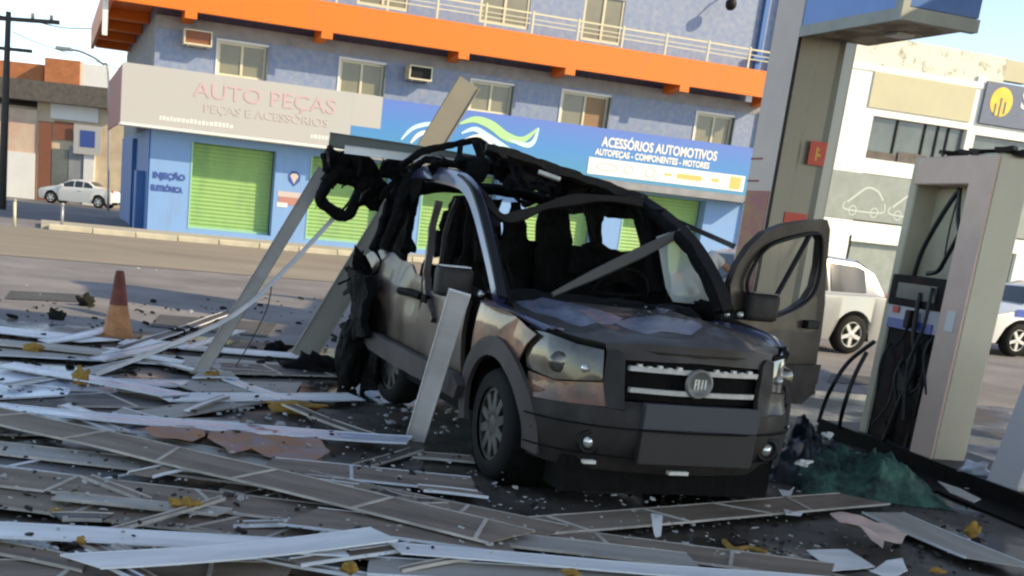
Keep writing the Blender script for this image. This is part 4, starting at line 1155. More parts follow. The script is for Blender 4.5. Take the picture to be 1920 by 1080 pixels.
# A pillar right + roof rail (blue sheen)
ap = spline(C3([(938, 566, -.80), (924, 500, -.76), (910, 440, -.73), (898, 395, -.70), (884, 360, -.68), (862, 338, -.68), (830, 328, -.68), (798, 324, -.68), (776, 326, -.68)]), 5)
strip(ap, [.085+.035*min(1, i/26) for i in range(len(ap))], .05, M['paint_sky_sheen'], 'roof_rail', nrm=(0, -1, .25))
strip([p+Vector((.035, -.004, .03)) for p in ap[:26]], .022, .06, M['black_plastic'], 'pillar_seal', nrm=(0, -1, .25))
bm = B(); tube(bm, [p+Vector((0, .05, -.03)) for p in ap[:34]], .035, 8); obj('pillar_inner', bm, M['char'], wreck)
# second curved tube: header from right A pillar sagging then up to the left corner
hd = spline([cp(890, 352, -.62), cp(915, 380, -1.35, 'X'), cp(942, 408, -1.3, 'X'), cp(975, 404, -1.28, 'X'), cp(1020, 388, -1.25, 'X'), cp(1070, 376, -1.2, 'X'), cp(1130, 372, -1.2, 'X'), cp(1205, 380, -1.15, 'X')], 4)
strip(hd, [.07+.02*math.sin(i*.7) for i in range(len(hd))], .03, M['char_brown'], 'windscreen_header', nrm=(1, 0, .3))
bm = B(); tube(bm, [cp(885, 350, -.66), cp(905, 385, -.55), cp(935, 415, -.4)], [.05, .045, .04], 8); obj('header_joint', bm, M['paint_sky_sheen'], wreck, True)
# left A pillar
lp = spline([cp(1366, 584, .78), cp(1352, 545, .76), cp(1330, 500, .74), (cp(1300, 455, .72)), cp(1265, 420, .70), cp(1230, 393, .68), cp(1195, 372, .66)], 5)
strip(lp, .085, .05, M['char_brown'], 'windscreen_pillar', nrm=(1, -.6, .3))
bm = B(); tube(bm, [p+Vector((-.03, -.05, -.015)) for p in lp], .035, 8); obj('pillar_inner', bm, M['char'], wreck)
# roof sheet, blown up, thick dark band
topE = [cp(912, 276, -1.45, 'X'), cp(960, 290, -1.42, 'X'), cp(1030, 314, -1.4, 'X'), cp(1100, 338, -1.35, 'X'), cp(1160, 358, -1.3, 'X'), cp(1205, 374, -1.2, 'X')]
botE = [cp(935, 338, -2.9, 'X'), cp(975, 348, -2.9, 'X'), cp(1030, 360, -2.9, 'X'), cp(1090, 366, -2.9, 'X'), cp(1140, 370, -2.9, 'X'), cp(1180, 378, -2.9, 'X')]
def roof_fn(a, b):
    i = min(4, int(a)); t = a-i
    p = topE[i]*(1-t)+topE[i+1]*t; q_ = botE[i]*(1-t)+botE[i+1]*t
    v = p*(1-b)+q_*b
    v = v.copy(); v.z += .03*noise.noise(Vector((a*2.2, b*6, 3)))+.03*noise.noise(Vector((a*5, b*10, 7)))
    return v
ro = [(0, 0), (.7, -.03), (1.3, .02), (2, -.02), (3, .02), (4, 0), (5, 0), (5, .5), (5, 1), (4.2, 1.02), (3.4, .95), (2.5, 1.03), (1.7, .96), (.8, 1.02), (0, 1), (-.0, .5)]
panel(ro, roof_fn, .025, .16, name='roof_panel', mats=M['char_brown'], parent=wreck, ang=60)
strip([p+Vector((0, 0, .0)) for p in spline(topE, 4)], .07, .05, M['char_brown'], 'roof_edge', nrm=(1, 0, .2))
strip([cp(1010, 322, -1.38, 'X'), cp(1050, 336, -1.36, 'X')], .03, .02, M['chrome'], 'roof_trim', nrm=(1, 0, .3))
# left roof rail along the far side
lr = spline([cp(1205, 376, .66), cp(1150, 372, .66), cp(1080, 368, .66), cp(1020, 366, .66), cp(985, 380, .66)], 4)
bm = B(); tube(bm, lr, .05, 8); obj('roof_rail', bm, M['char'], wreck, True)
# left side panel with window openings (seen through the car)
lo_ = [(-.45, .40), (-.45, 1.12), (-1.15, 1.12), (-1.16, 1.70), (-3.1, 1.74), (-3.2, 1.1), (-3.1, .4)]
holes = [[(-1.62, 1.14), (-2.22, 1.14), (-2.24, 1.30), (-2.2, 1.55), (-2.1, 1.63), (-1.55, 1.62), (-1.5, 1.3)],
         [(-2.38, 1.14), (-2.38, 1.30), (-2.36, 1.58), (-2.46, 1.63), (-2.95, 1.62), (-3.0, 1.5), (-3.0, 1.16)]]
panel(lo_, side(1, -.02, .03, 3, 12), .05, .15, holes=holes, name='left_body_side', mats=M['char'], parent=wreck)
# B pillar left, thick black
strip([cp(1228, 548, .74), cp(1228, 480, .72), cp(1222, 400, .66)], .12, .08, M['char'], 'door_pillar', nrm=(1, 0, 0))
# wing mirrors
def mirror(px, py, Y, sgn):
    c = cp(px, py, Y)
    t = empty('wing_mirror', c); t.parent = wreck
    bm = B(); bevbox(bm, -.07, .07, -.115, .115, -.095, .085, .035); obj('mirror_shell', bm, M['clad'], t, True)
    bm = B(); bevbox(bm, -.05, .06, -.09, .09, .087, .094, .003); obj('shell_top', bm, M['white'] if sgn < 0 else M['board_beige'], t)
    bm = B(); tube(bm, [(0, -sgn*.10, -.05), (.0, -sgn*.26, -.09)], .035, 8); bevbox(bm, -.05, .05, -.03, .03, -.06, .05, .02, Matrix.Translation((0, -sgn*.27, -.09))); obj('mirror_arm', bm, M['black_plastic'], t, True)
    bm = B(); lathe(bm, [(0, .075), (.018, .072), (.022, .05)], 10, 'X', (0, -sgn*.17, -.06)); lathe(bm, [(0, .075), (.016, .072), (.02, .05)], 10, 'X', (0, -sgn*.27, -.065)); obj('mirror_bolt', bm, M['lamp_bright'], t, True)
mirror(850, 527, -1.02, -1)
mirror(1424, 575, 1.12, 1)
# dashboard, firewall, seats
bm = B()
dpts = [(-.42, 1.0), (-.52, 1.07), (-.7, 1.09), (-.85, 1.04), (-.95, .9), (-.9, .55), (-.45, .5)]
cut_poly(bm, dpts, -.70, .70)
for v in bm.verts: v.co.z += .0
bmesh.ops.subdivide_edges(bm, edges=[e for e in bm.edges if abs(e.verts[0].co.y-e.verts[1].co.y) > 1], cuts=10)
for v in bm.verts: v.co += Vector((noise.noise(v.co*3)*.05, 0, noise.noise(v.co*4+Vector((5, 5, 5)))*.05))
obj('dashboard', bm, M['char'], wreck)
bm = B(); lathe(bm, [(.185, 0), (.2, .014), (.215, 0), (.2, -.014), (.185, 0)], 28, 'X', (0, 0, 0))
tube(bm, [(0, -.19, 0), (0, .19, 0)], .016, 6); tube(bm, [(0, 0, 0), (0, 0, -.19)], .016, 6); tube(bm, [(0, 0, 0), (.35, 0, -.12)], .025, 6)
sw_ = obj('steering_wheel', bm, M['char'], wreck, True); sw_.location = (-1.0, .36, 1.10); sw_.rotation_euler = (0, .45, 0)
def seat(x, y, name='front_seat'):
    t = empty(name, (x, y, .0)); t.parent = wreck
    def sq(bm, x0, x1, y0, y1, z0, z1, Mx, am=.03):
        tt = bmesh.new(); box(tt, x0, x1, y0, y1, z0, z1); bmesh.ops.subdivide_edges(tt, edges=tt.edges[:], cuts=4, use_grid_fill=True)
        for v in tt.verts:
            v.co = v.co + Vector((noise.noise(v.co*5+Vector((x, y, 0))), noise.noise(v.co*5+Vector((3, y, x))), noise.noise(v.co*5+Vector((7, x, y)))))*am*2
        merge(bm, tt, Mx)
    bm = B(); sq(bm, -.25, .28, -.25, .25, .38, .56, Matrix()); obj('cushion', bm, M['seat'], t, True)
    bm = B(); sq(bm, -.07, .07, -.24, .24, 0, .62, Matrix.Translation((-.22, 0, .52))@Matrix.Rotation(-.2, 4, 'Y')); obj('backrest', bm, M['seat'], t, True)
    bm = B(); sq(bm, -.05, .05, -.13, .13, 0, .18, Matrix.Translation((-.38, 0, 1.20))@Matrix.Rotation(-.15, 4, 'Y'), .02); tube(bm, [(-.34, -.05, 1.08), (-.38, -.05, 1.25)], .01, 6); tube(bm, [(-.34, .05, 1.08), (-.38, .05, 1.25)], .01, 6); obj('headrest', bm, M['seat'], t, True)
seat(-1.25, -.38); seat(-1.3, .38)
seat(-2.15, -.40, 'rear_seat'); seat(-2.15, .35, 'rear_seat')
part('floor_pan', wreck, M['char'], (-3.1, -.3, -.78, .78, .26, .34))
part('splash_shield', wreck, M['char'], (.42, .66, -.66, .66, .10, .30))
part('engine_block', wreck, M['char'], (-.35, .55, -.5, .5, .3, .8))
part('firewall', wreck, M['char'], (-.50, -.43, -.74, .74, .34, 1.0))
# charred vertical remains inside right half
rr = random.Random(11)
bm = B()
for k in range(7):
    x = -1.9+rr.uniform(-.5, .3); y = -.35+rr.uniform(-.25, .35)
    pts = [Vector((x, y, .9)), Vector((x+.03, y+rr.uniform(-.06, .06), 1.25)), Vector((x+rr.uniform(-.1, .1), y+rr.uniform(-.1, .1), 1.66))]
    P2 = spline(pts, 4); tube(bm, P2, [rr.uniform(.03, .075) for _ in P2], 7)
obj('charred_trim', bm, M['seat'], wreck)
def burnt(pts, val, ax, nm='burnt_lining', am=.06):
    """crumpled burnt sheet standing inside the cabin"""
    P2 = [cp(a, b, val, ax) for a, b in pts]
    if ax == 'X': panel([(p.y, p.z) for p in P2], lambda a, b: (val+am*noise.noise(Vector((a*5, b*5, val))), a, b+.03*noise.noise(Vector((a*9, b*9, 1)))), .03, .07, name=nm, mats=M['seat'], parent=wreck, ang=60)
    else: panel([(p.x, p.z) for p in P2], lambda a, b: (a, val+am*noise.noise(Vector((a*5, b*5, val))), b+.03*noise.noise(Vector((a*9, b*9, 1)))), .03, .07, name=nm, mats=M['seat'], parent=wreck, ang=60)
burnt([(832, 400), (860, 384), (884, 388), (905, 430), (926, 545), (836, 548), (826, 500)], -.25, 'Y')
burnt([(944, 420), (980, 408), (986, 450), (998, 470), (1000, 548), (930, 548), (936, 470)], -1.9, 'X')
burnt([(1012, 400), (1050, 386), (1068, 392), (1072, 460), (1080, 548), (1002, 548), (1006, 460)], -1.7, 'X')
burnt([(1060, 470), (1110, 458), (1150, 466), (1200, 474), (1240, 480), (1240, 556), (1060, 550)], -1.95, 'X')
burnt([(720, 400), (762, 372), (774, 392), (762, 430), (768, 466), (745, 485), (706, 470)], -.45, 'Y')
# rear end: pillar D right, tail debris
bm = B()
for pts, r in (([(776, 326, -.68), (758, 370, -.74), (742, 420, -.8), (722, 466, -.86)], .06), ([(752, 330, -.6), (732, 380, -.7), (712, 440, -.82), (700, 470, -.88)], .045), ([(790, 330, -.5), (770, 400, -.6), (760, 470, -.7)], .04)):
    tube(bm, spline(C3(pts), 5), r, 8)
auto_smooth(obj('rear_pillar', bm, M['char'], wreck), 60)
panel(L2([(770, 328), (786, 335), (762, 400), (752, 488), (708, 470), (725, 420), (745, 350)], -.72), lambda X, z: (X, -.70-.04*noise.noise(Vector((X*5, z*5, 0))), z), .02, .06, name='rear_pillar_skin', mats=M['char'], parent=wreck)
# back structure seen through: far rear frame
bm = B(); tube(bm, spline([Vector((-3.15, -.62, .9)), Vector((-3.2, -.6, 1.5)), Vector((-3.1, -.5, 1.72)), Vector((-3.1, .5, 1.74)), Vector((-3.2, .62, 1.5)), Vector((-3.15, .64, .9))], 5), .05, 8); obj('tailgate_frame', bm, M['char'], wreck, True)
# hanging rear bumper blob and torn tail
def lump(name, c, r, m, seed=0, parent=None, sc=(1, 1, 1), am=.35, sub=3):
    bm = B(); bmesh.ops.create_icosphere(bm, subdivisions=sub, radius=1)
    for v in bm.verts:
        d = 1+am*noise.noise(v.co*1.6+Vector((seed, seed*2, 0)))+am*.5*noise.noise(v.co*4+Vector((seed, 0, 3)))
        v.co = Vector((v.co.x*sc[0], v.co.y*sc[1], v.co.z*sc[2]))*r*d
    o = obj(name, bm, m, parent, True); o.location = c
    return o
tb = L2([(652, 500), (690, 520), (692, 600), (690, 630), (650, 640), (642, 610), (660, 590), (662, 550)], -1.0)
panel(tb, lambda X, z: (X+.03*noise.noise(Vector((X*6, z*6, 2))), -.97-.06*noise.noise(Vector((X*4, z*4, 5))), z), .06, .07, name='torn_bumper_side', mats=M['char'], parent=wreck)
lump('hanging_bumper', cp(658, 666, -1.0), .30, M['char'], 14, wreck, (.62, .42, 1.02), .22)
# mangled black frame over the rear (left)
bm = B()
XR = -3.25
def CX3(lst, X=XR): return [cp(a, b, X, 'X') for a, b in lst]
tube(bm, spline(CX3([(612, 345), (600, 372), (618, 392), (648, 406), (662, 388), (676, 360), (668, 342), (645, 335), (625, 332), (612, 345)]), 3), .05, 8)
tube(bm, spline(CX3([(612, 345), (636, 318), (664, 300), (690, 310), (700, 335), (690, 360), (672, 372)]), 3), .07, 8)
auto_smooth(obj('mangled_frame', bm, M['char'], wreck), 70)
bm = B()
for pts, r in (([(610, 292), (640, 300), (672, 322), (700, 345), (712, 372)], .075), ([(668, 258), (676, 285), (670, 310), (680, 345)], .03), ([(655, 296), (650, 318), (668, 335)], .06), ([(690, 318), (716, 352), (704, 380), (676, 372)], .06), ([(615, 290), (612, 312), (640, 322)], .045), ([(718, 318), (740, 320), (768, 300), (800, 290)], .03)):
    P2 = spline(CX3(pts), 4); tube(bm, P2, [r*(1+.35*math.sin(i*1.7)) for i in range(len(P2))], 8)
auto_smooth(obj('mangled_frame', bm, M['char'], wreck), 70)
lump('burnt_lump', cp(740, 316, -3.1, 'X'), .10, M['char'], 2, wreck, (1.1, 1.15, .95))
lump('burnt_lump', cp(690, 348, -3.2, 'X'), .085, M['char'], 5, wreck, (1, 1.2, 1))
# roof rack bars, bent upwards
bm = B()
tube(bm, spline(CX3([(752, 312), (790, 286), (830, 276), (872, 266), (896, 262), (908, 276), (918, 296)], -2.6), 4), .028, 8)
tube(bm, spline(CX3([(770, 318), (800, 300), (850, 306), (900, 312), (916, 300)], -2.5), 4), .03, 8)
tube(bm, CX3([(866, 268), (860, 306)], -2.55), .025, 8)
tube(bm, CX3([(892, 264), (905, 300), (925, 318)], -2.5), .04, 8)
obj('roof_rack', bm, M['char'], wreck, True)
lump('burnt_lump', cp(880, 306, -2.3, 'X'), .10, M['char'], 8, wreck, (1.0, 1.4, .55))
lump('burnt_lump', cp(925, 312, -2.2, 'X'), .10, M['char'], 9, wreck, (1.0, 1.6, .6))
# grey bar across the open windscreen + long rod over the roof
strip([cp(1036, 552, -.5, 'X'), cp(1120, 512, -.62, 'X'), cp(1200, 474, -.8, 'X'), cp(1292, 428, -.9, 'X')], [.03, .07, .08, .05], .015, mat('sooty grey bar', (.10, .092, .085), .5), 'bent_bar', nrm=(1, 0, .4))
# loose scorched wires at the door opening
bm = B()
for k in range(6):
    a = cp(905+k*9, 520-k*5, -1.0, 'X'); tube(bm, spline([a, a+Vector((.05, .04, -.12)), a+Vector((.0, .1, -.28))], 3), .008, 5)
obj('hanging_wire', bm, M['char'], wreck)
# white airbag remains / cloth behind dashboard at right
# windshield shards on hood
bm = B()
rr = random.Random(21)
for k in range(34):
    x = rr.uniform(-.45, .15); y = rr.uniform(-.1, .55); h_ = hood_fn(x, y)[2]
    s = rr.uniform(.015, .05)
    a = rr.uniform(0, 6)
    vs_ = [bm.verts.new((x+s*math.cos(a+t)*rr.uniform(.5, 1), y+s*math.sin(a+t)*rr.uniform(.5, 1), h_+.008+rr.uniform(0, .02))) for t in (0, 2, 4)]
    bm.faces.new(vs_)
props(obj('glass_shards', bm, mat('greenish glass crumbs', (.16, .20, .20), .1, spec=1), wreck), kind='stuff')
M['hood_sheen'] = mat('hood sky sheen', (.16, .175, .24), .25, var=.3, vscale=9, spec=.8, bump=.15, bscale=40)  # added sheets; the hood's sky reflection is put into their colour
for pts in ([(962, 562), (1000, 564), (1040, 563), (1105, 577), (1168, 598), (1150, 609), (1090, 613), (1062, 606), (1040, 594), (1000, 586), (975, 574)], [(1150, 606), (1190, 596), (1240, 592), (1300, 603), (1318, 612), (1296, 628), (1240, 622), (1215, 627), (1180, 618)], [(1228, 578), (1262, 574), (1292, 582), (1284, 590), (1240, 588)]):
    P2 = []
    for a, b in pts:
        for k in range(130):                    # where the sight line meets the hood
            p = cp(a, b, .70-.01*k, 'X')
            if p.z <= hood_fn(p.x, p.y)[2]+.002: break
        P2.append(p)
    panel([(p.x, p.y) for p in P2], lambda x, y: Vector(hood_fn(x, y))+Vector((0, 0, .005+.003*noise.noise(Vector((x*9, y*9, 2))))), .004, .05, name='hood_sheen_sheet', mats=M['hood_sheen'], parent=wreck)
for o_ in list(wreck.children):
    n_ = o_.name.split('.')[0]
    if n_ in ('mangled_frame', 'roof_rack', 'rear_pillar', 'tailgate_frame', 'burnt_lump', 'charred_trim', 'roof_edge', 'header_joint'):
        crumple(o_, .014, 9, 1, len(o_.data.vertices) % 17)
    elif n_ in ('roof_panel', 'hanging_bumper', 'torn_quarter_panel', 'rear_pillar_skin', 'torn_bumper_side', 'burnt_lining', 'left_body_side', 'dashboard'):
        crumple(o_, .018, 8, 1, 3)
    elif n_ in ('pillar_inner', 'door_pillar'):
        crumple(o_, .008, 9, 1, 5)
# shreds hanging from the torn roof and tail
rr = random.Random(31)
for k, (a, b, X) in enumerate([(660, 330, -3.2), (700, 360, -3.2), (612, 350, -3.25), (742, 330, -3.0), (960, 345, -2.0), (1030, 350, -1.8), (1110, 350, -1.6), (890, 300, -2.4), (1180, 370, -1.3), (680, 470, -3.2), (655, 505, -3.3), (700, 468, -3.1)]):
    p = cp(a, b, X, 'X'); L_ = rr.uniform(.10, .26)
    bm = B(); tube(bm, spline([p, p+Vector((rr.uniform(-.06, .06), rr.uniform(-.08, .08), -L_*.5)), p+Vector((rr.uniform(-.1, .1), rr.uniform(-.12, .12), -L_))], 3), rr.uniform(.006, .016), 5)
    crumple(obj('hanging_shred', bm, M['char'], wreck), .02, 12, 0, k)
rr = random.Random(41)
for k in range(34):
    if k < 16: a, b, X = rr.uniform(615, 740), rr.uniform(285, 395), rr.uniform(-3.3, -3.0)
    elif k < 24: a, b, X = rr.uniform(648, 700), rr.uniform(470, 620), -3.3
    else:
        t = rr.random(); a, b, X = 800+t*330, 300+t*62+rr.uniform(-12, 14), -2.2+t*.7
    if math.hypot(a-640, b-372) < 42: continue
    p = cp(a, b, X, 'X'); sz = rr.uniform(.05, .15)
    e1 = Vector((rr.uniform(-1, 1), rr.uniform(-1, 1), rr.uniform(-1, 1))).normalized(); e2 = e1.cross(Vector((rr.uniform(-1, 1), rr.uniform(-1, 1), rr.uniform(-1, 1)))).normalized()
    bm = B(); n_ = rr.randint(5, 8)
    ring = [p+(e1*math.cos(2*PI*i/n_)*sz*rr.uniform(.35, 1.1)+e2*math.sin(2*PI*i/n_)*sz*rr.uniform(.2, .8)) for i in range(n_)]
    nn_ = e1.cross(e2)*.004
    c0 = bm.verts.new(p+nn_*rr.uniform(2, 8)); c1_ = bm.verts.new(p-nn_)
    A_ = [bm.verts.new(q_+nn_) for q_ in ring]; C_ = [bm.verts.new(q_-nn_) for q_ in ring]
    for i in range(n_):
        j_ = (i+1) % n_
        bm.faces.new((c0, A_[i], A_[j_])); bm.faces.new((c1_, C_[j_], C_[i])); bm.faces.new((A_[i], C_[i], C_[j_], A_[j_]))
    obj('torn_sheet', bm, M['char'] if k % 3 else M['char_brown'], wreck)
# crazed remnant of the windscreen at the driver's side
M['crazed'] = glass('crazed windscreen remnant', (.62, .68, .62), .35, .55)
cg_ = [(1250, 446), (1284, 436), (1306, 470), (1326, 510), (1340, 548), (1344, 574), (1262, 566), (1252, 540)]
P2 = [cp(a, b, -.75, 'X') for a, b in cg_]
panel([(p.y, p.z) for p in P2], lambda y, z: (-.75-.35*(z-1.1)+.01*noise.noise(Vector((y*9, z*9, 1))), y, z), .004, .05, name='windscreen_remnant', mats=M['crazed'], parent=wreck)
# --- open left door
hx, hy = -.40, .86
hw_ = cworld((hx, hy, 0))
dang = WYAW+PI/2+math.radians(24)        # door swings out and slightly back
DP = Plane((hw_.x, hw_.y), dang)
door = empty('open_door', (hx, hy, 0), math.radians(24)+PI/2); door.parent = wreck
def dpx(pts): return [DP.uz(a, b) for a, b in pts]
outl = dpx([(1374, 575), (1372, 535), (1386, 498), (1408, 462), (1434, 436), (1470, 421), (1512, 414), (1549, 412), (1555, 430), (1553, 500), (1549, 570), (1538, 630), (1531, 660), (1526, 700), (1515, 738), (1494, 758), (1462, 752), (1430, 735), (1400, 700), (1380, 640)])
hole = dpx([(1402, 560), (1398, 530), (1412, 495), (1434, 466), (1460, 452), (1500, 441), (1530, 438), (1538, 452), (1536, 500), (1528, 538), (1512, 562), (1488, 578), (1452, 592), (1420, 590)])
panel(outl, lambda u, z: (u, .012*math.sin(z*6), z), .05, .1, holes=[hole], name='door_skin', mats=M['paint'], parent=door)
gl = panel(hole, lambda u, z: (u, .03, z), .004, .2, name='window_glass', mats=M['glass_clear'], parent=door)
dv = dpx([(1516, 440), (1450, 560), (1440, 592)])
bm = B(); tube(bm, [(dv[0][0], -.01, dv[0][1]), (dv[1][0], -.01, dv[1][1]), (dv[2][0], -.01, dv[2][1])], .018, 8); obj('window_divider', bm, M['black_plastic'], door)
hs = spline([(p[0], -.012, p[1]) for p in hole+hole[:1]], 3)
bm = B(); tube(bm, hs, .014, 6); obj('window_seal', bm, M['black_plastic'], door, True)
h0 = dpx([(1518, 608)])[0]; bm = B(); bevbox(bm, h0[0]-.10, h0[0]+.06, -.05, .02, h0[1]-.03, h0[1]+.03, .012); obj('door_handle', bm, M['black_plastic'], door)
cl_ = dpx([(1386, 640), (1530, 640), (1524, 690), (1512, 735), (1494, 755), (1462, 748), (1430, 730), (1400, 695)])
lowc = dpx([(1395, 682), (1528, 682), (1516, 736), (1494, 756), (1462, 750), (1430, 732)])
panel(lowc, lambda u, z: (u, -.02+.012*math.sin(z*6), z), .02, .1, name='door_cladding', mats=M['clad'], parent=door)
# --- wheels
wheel(wreck, 0, -.76, .335, .21, -1, M['rim_dark'], 10)
wheel(wreck, 0, .76, .335, .21, 1, M['rim_dark'], 10)
w_ = wheel(wreck, RWX, -.74, .325, .21, -1, M['rim_dark'], 10); w_.rotation_euler = (0, 0, .12)
wheel(wreck, RWX, .74, .325, .21, 1, M['rim_dark'], 10)
for s in (-1, 1):
    bm = B(); lathe(bm, [(.40, -.22), (.42, .22)], 24, 'Y', (0, s*.62, .36)); obj('wheel_well', bm, M['char'], wreck)
# shards of pale ash below the side
# ------------------------------------------------------------------ the person behind the wreck
def skin_chain(name, nodes, edges, m, parent, sub=2):
    me = bpy.data.meshes.new(name); me.from_pydata([n[:3] for n in nodes], edges, [])
    o = bpy.data.objects.new(name, me); COL.objects.link(o)
    md = o.modifiers.new('skin', 'SKIN'); md.use_smooth_shade = True
    for i, n in enumerate(nodes):
        r = n[3]; me.skin_vertices[0].data[i].radius = (r, n[4] if len(n) > 4 else r)
    me.skin_vertices[0].data[0].use_root = True
    ss_ = o.modifiers.new('sub', 'SUBSURF'); ss_.levels = sub; ss_.render_levels = sub
    dg = bpy.context.evaluated_depsgraph_get()
    m2 = bpy.data.meshes.new_from_object(o.evaluated_get(dg)); bpy.data.objects.remove(o)
    m2.materials.clear(); m2.materials.append(m)
    for p in m2.polygons: p.use_smooth = True
    o = bpy.data.objects.new(name, m2); COL.objects.link(o); o.parent = parent
    return o
pp_ = at_depth(1348, 500, 13.5)
man = empty('person', (pp_.x, pp_.y, 0), .3, 'person in a white shirt bending forward behind the wreck, beside its windscreen pillar', 'person')
hh = 1.62
N_ = [(0, 0, .93, .13, .10), (0, 0, 1.10, .125, .09), (0, 0, 1.28, .15, .10), (0, 0, 1.39, .07, .06), (0, -.01, 1.44, .05, .05), (0, -.02, 1.52, .085, .085), (0, -.02, 1.60, .075, .08),
      (-.19, 0, 1.34, .055, .055), (-.26, -.02, 1.10, .042, .042), (-.18, -.20, .98, .034, .034), (-.08, -.28, 1.02, .03, .02),
      (.19, 0, 1.34, .055, .055), (.27, -.02, 1.10, .042, .042), (.29, -.10, .88, .034, .034), (.29, -.13, .79, .03, .02),
      (-.10, 0, .85, .085, .085), (-.11, -.02, .48, .06, .06), (-.12, .02, .09, .042, .042), (-.12, -.12, .04, .04, .035),
      (.10, 0, .85, .085, .085), (.11, -.02, .48, .06, .06), (.12, .02, .09, .042, .042), (.12, -.12, .04, .04, .035)]
E_ = [(0, 1), (1, 2), (2, 3), (3, 4), (4, 5), (5, 6), (2, 7), (7, 8), (8, 9), (9, 10), (2, 11), (11, 12), (12, 13), (13, 14), (0, 15), (15, 16), (16, 17), (17, 18), (0, 19), (19, 20), (20, 21), (21, 22)]
def bend(n, z0=.95, a=-.72):
    if n[2] <= z0 and not (len(n) > 3 and n[2] > .7 and abs(n[0]) > .17 or (abs(n[0]) < .12 and n[1] < -.15 and n[2] > .7)): return n
    x, z = n[0], n[2]-z0
    return (x*math.cos(a)+z*math.sin(a), n[1], z0-x*math.sin(a)+z*math.cos(a))+tuple(n[3:])
N_ = [bend(n) for n in N_]
skin_chain('body', N_, E_, M['skin'], man)
skin_chain('shirt', [bend(n) for n in [(0, 0, .88, .155, .125), (0, 0, 1.10, .145, .11), (0, 0, 1.28, .17, .12), (0, 0, 1.37, .09, .08), (-.19, 0, 1.34, .075, .075), (-.245, -.01, 1.16, .065, .065), (.19, 0, 1.34, .075, .075), (.25, -.01, 1.16, .065, .065)]], [(0, 1), (1, 2), (2, 3), (2, 4), (4, 5), (2, 6), (6, 7)], M['shirt'], man)
skin_chain('trousers', [(0, 0, .90, .145, .115), (-.10, 0, .82, .10, .10), (-.11, -.02, .48, .078, .078), (-.12, .02, .12, .06, .06), (.10, 0, .82, .10, .10), (.11, -.02, .48, .078, .078), (.12, .02, .12, .06, .06)], [(0, 1), (1, 2), (2, 3), (0, 4), (4, 5), (5, 6)], M['trousers'], man)
lump('hair', bend((0, .01, 1.60)), .098, M['hair'], 3, man, (.95, 1, .75), .1)
for s in (-1, 1):
    bm = B(); bmesh.ops.create_icosphere(bm, subdivisions=1, radius=.011); o_ = obj('eye', bm, M['hair'], man, True); o_.location = bend((s*.03, -.10, 1.53))
bm = B(); bmesh.ops.create_icosphere(bm, subdivisions=1, radius=.016); o_ = obj('nose', bm, M['skin'], man, True); o_.location = bend((0, -.11, 1.505))
bm = B(); box(bm, -.02, .02, -.003, .003, -.003, .003); o_ = obj('mouth', bm, M['tail_red'], man); o_.location = bend((0, -.101, 1.471)); o_.rotation_euler = (0, -.72, 0)

# ------------------------------------------------------------------ traffic cone
cg = G(220, 634)
cone = empty('traffic_cone', cg, 0, 'dirty orange traffic cone with a dark red tip', 'traffic cone')
bm = B(); bevbox(bm, -.2, .2, -.2, .2, 0, .035, .012); obj('cone_base', bm, M['cone_base'], cone)
bm = B(); lathe(bm, [(.15, .035), (.145, .06), (.09, .33)], 24, 'Z'); obj('cone_body', bm, M['pale_orange'] if False else mat('worn orange rubber', (.50, .20, .08), .7, var=.3, vscale=9), cone, True)
bm = B(); lathe(bm, [(.09, .331), (.052, .60), (.04, .66), (.03, .665), (0, .655)], 24, 'Z'); obj('cone_tip', bm, mat('dark red rubber', (.20, .045, .025), .7, var=.5, vscale=9), cone, True)  # upper part is a darker red than the lower body

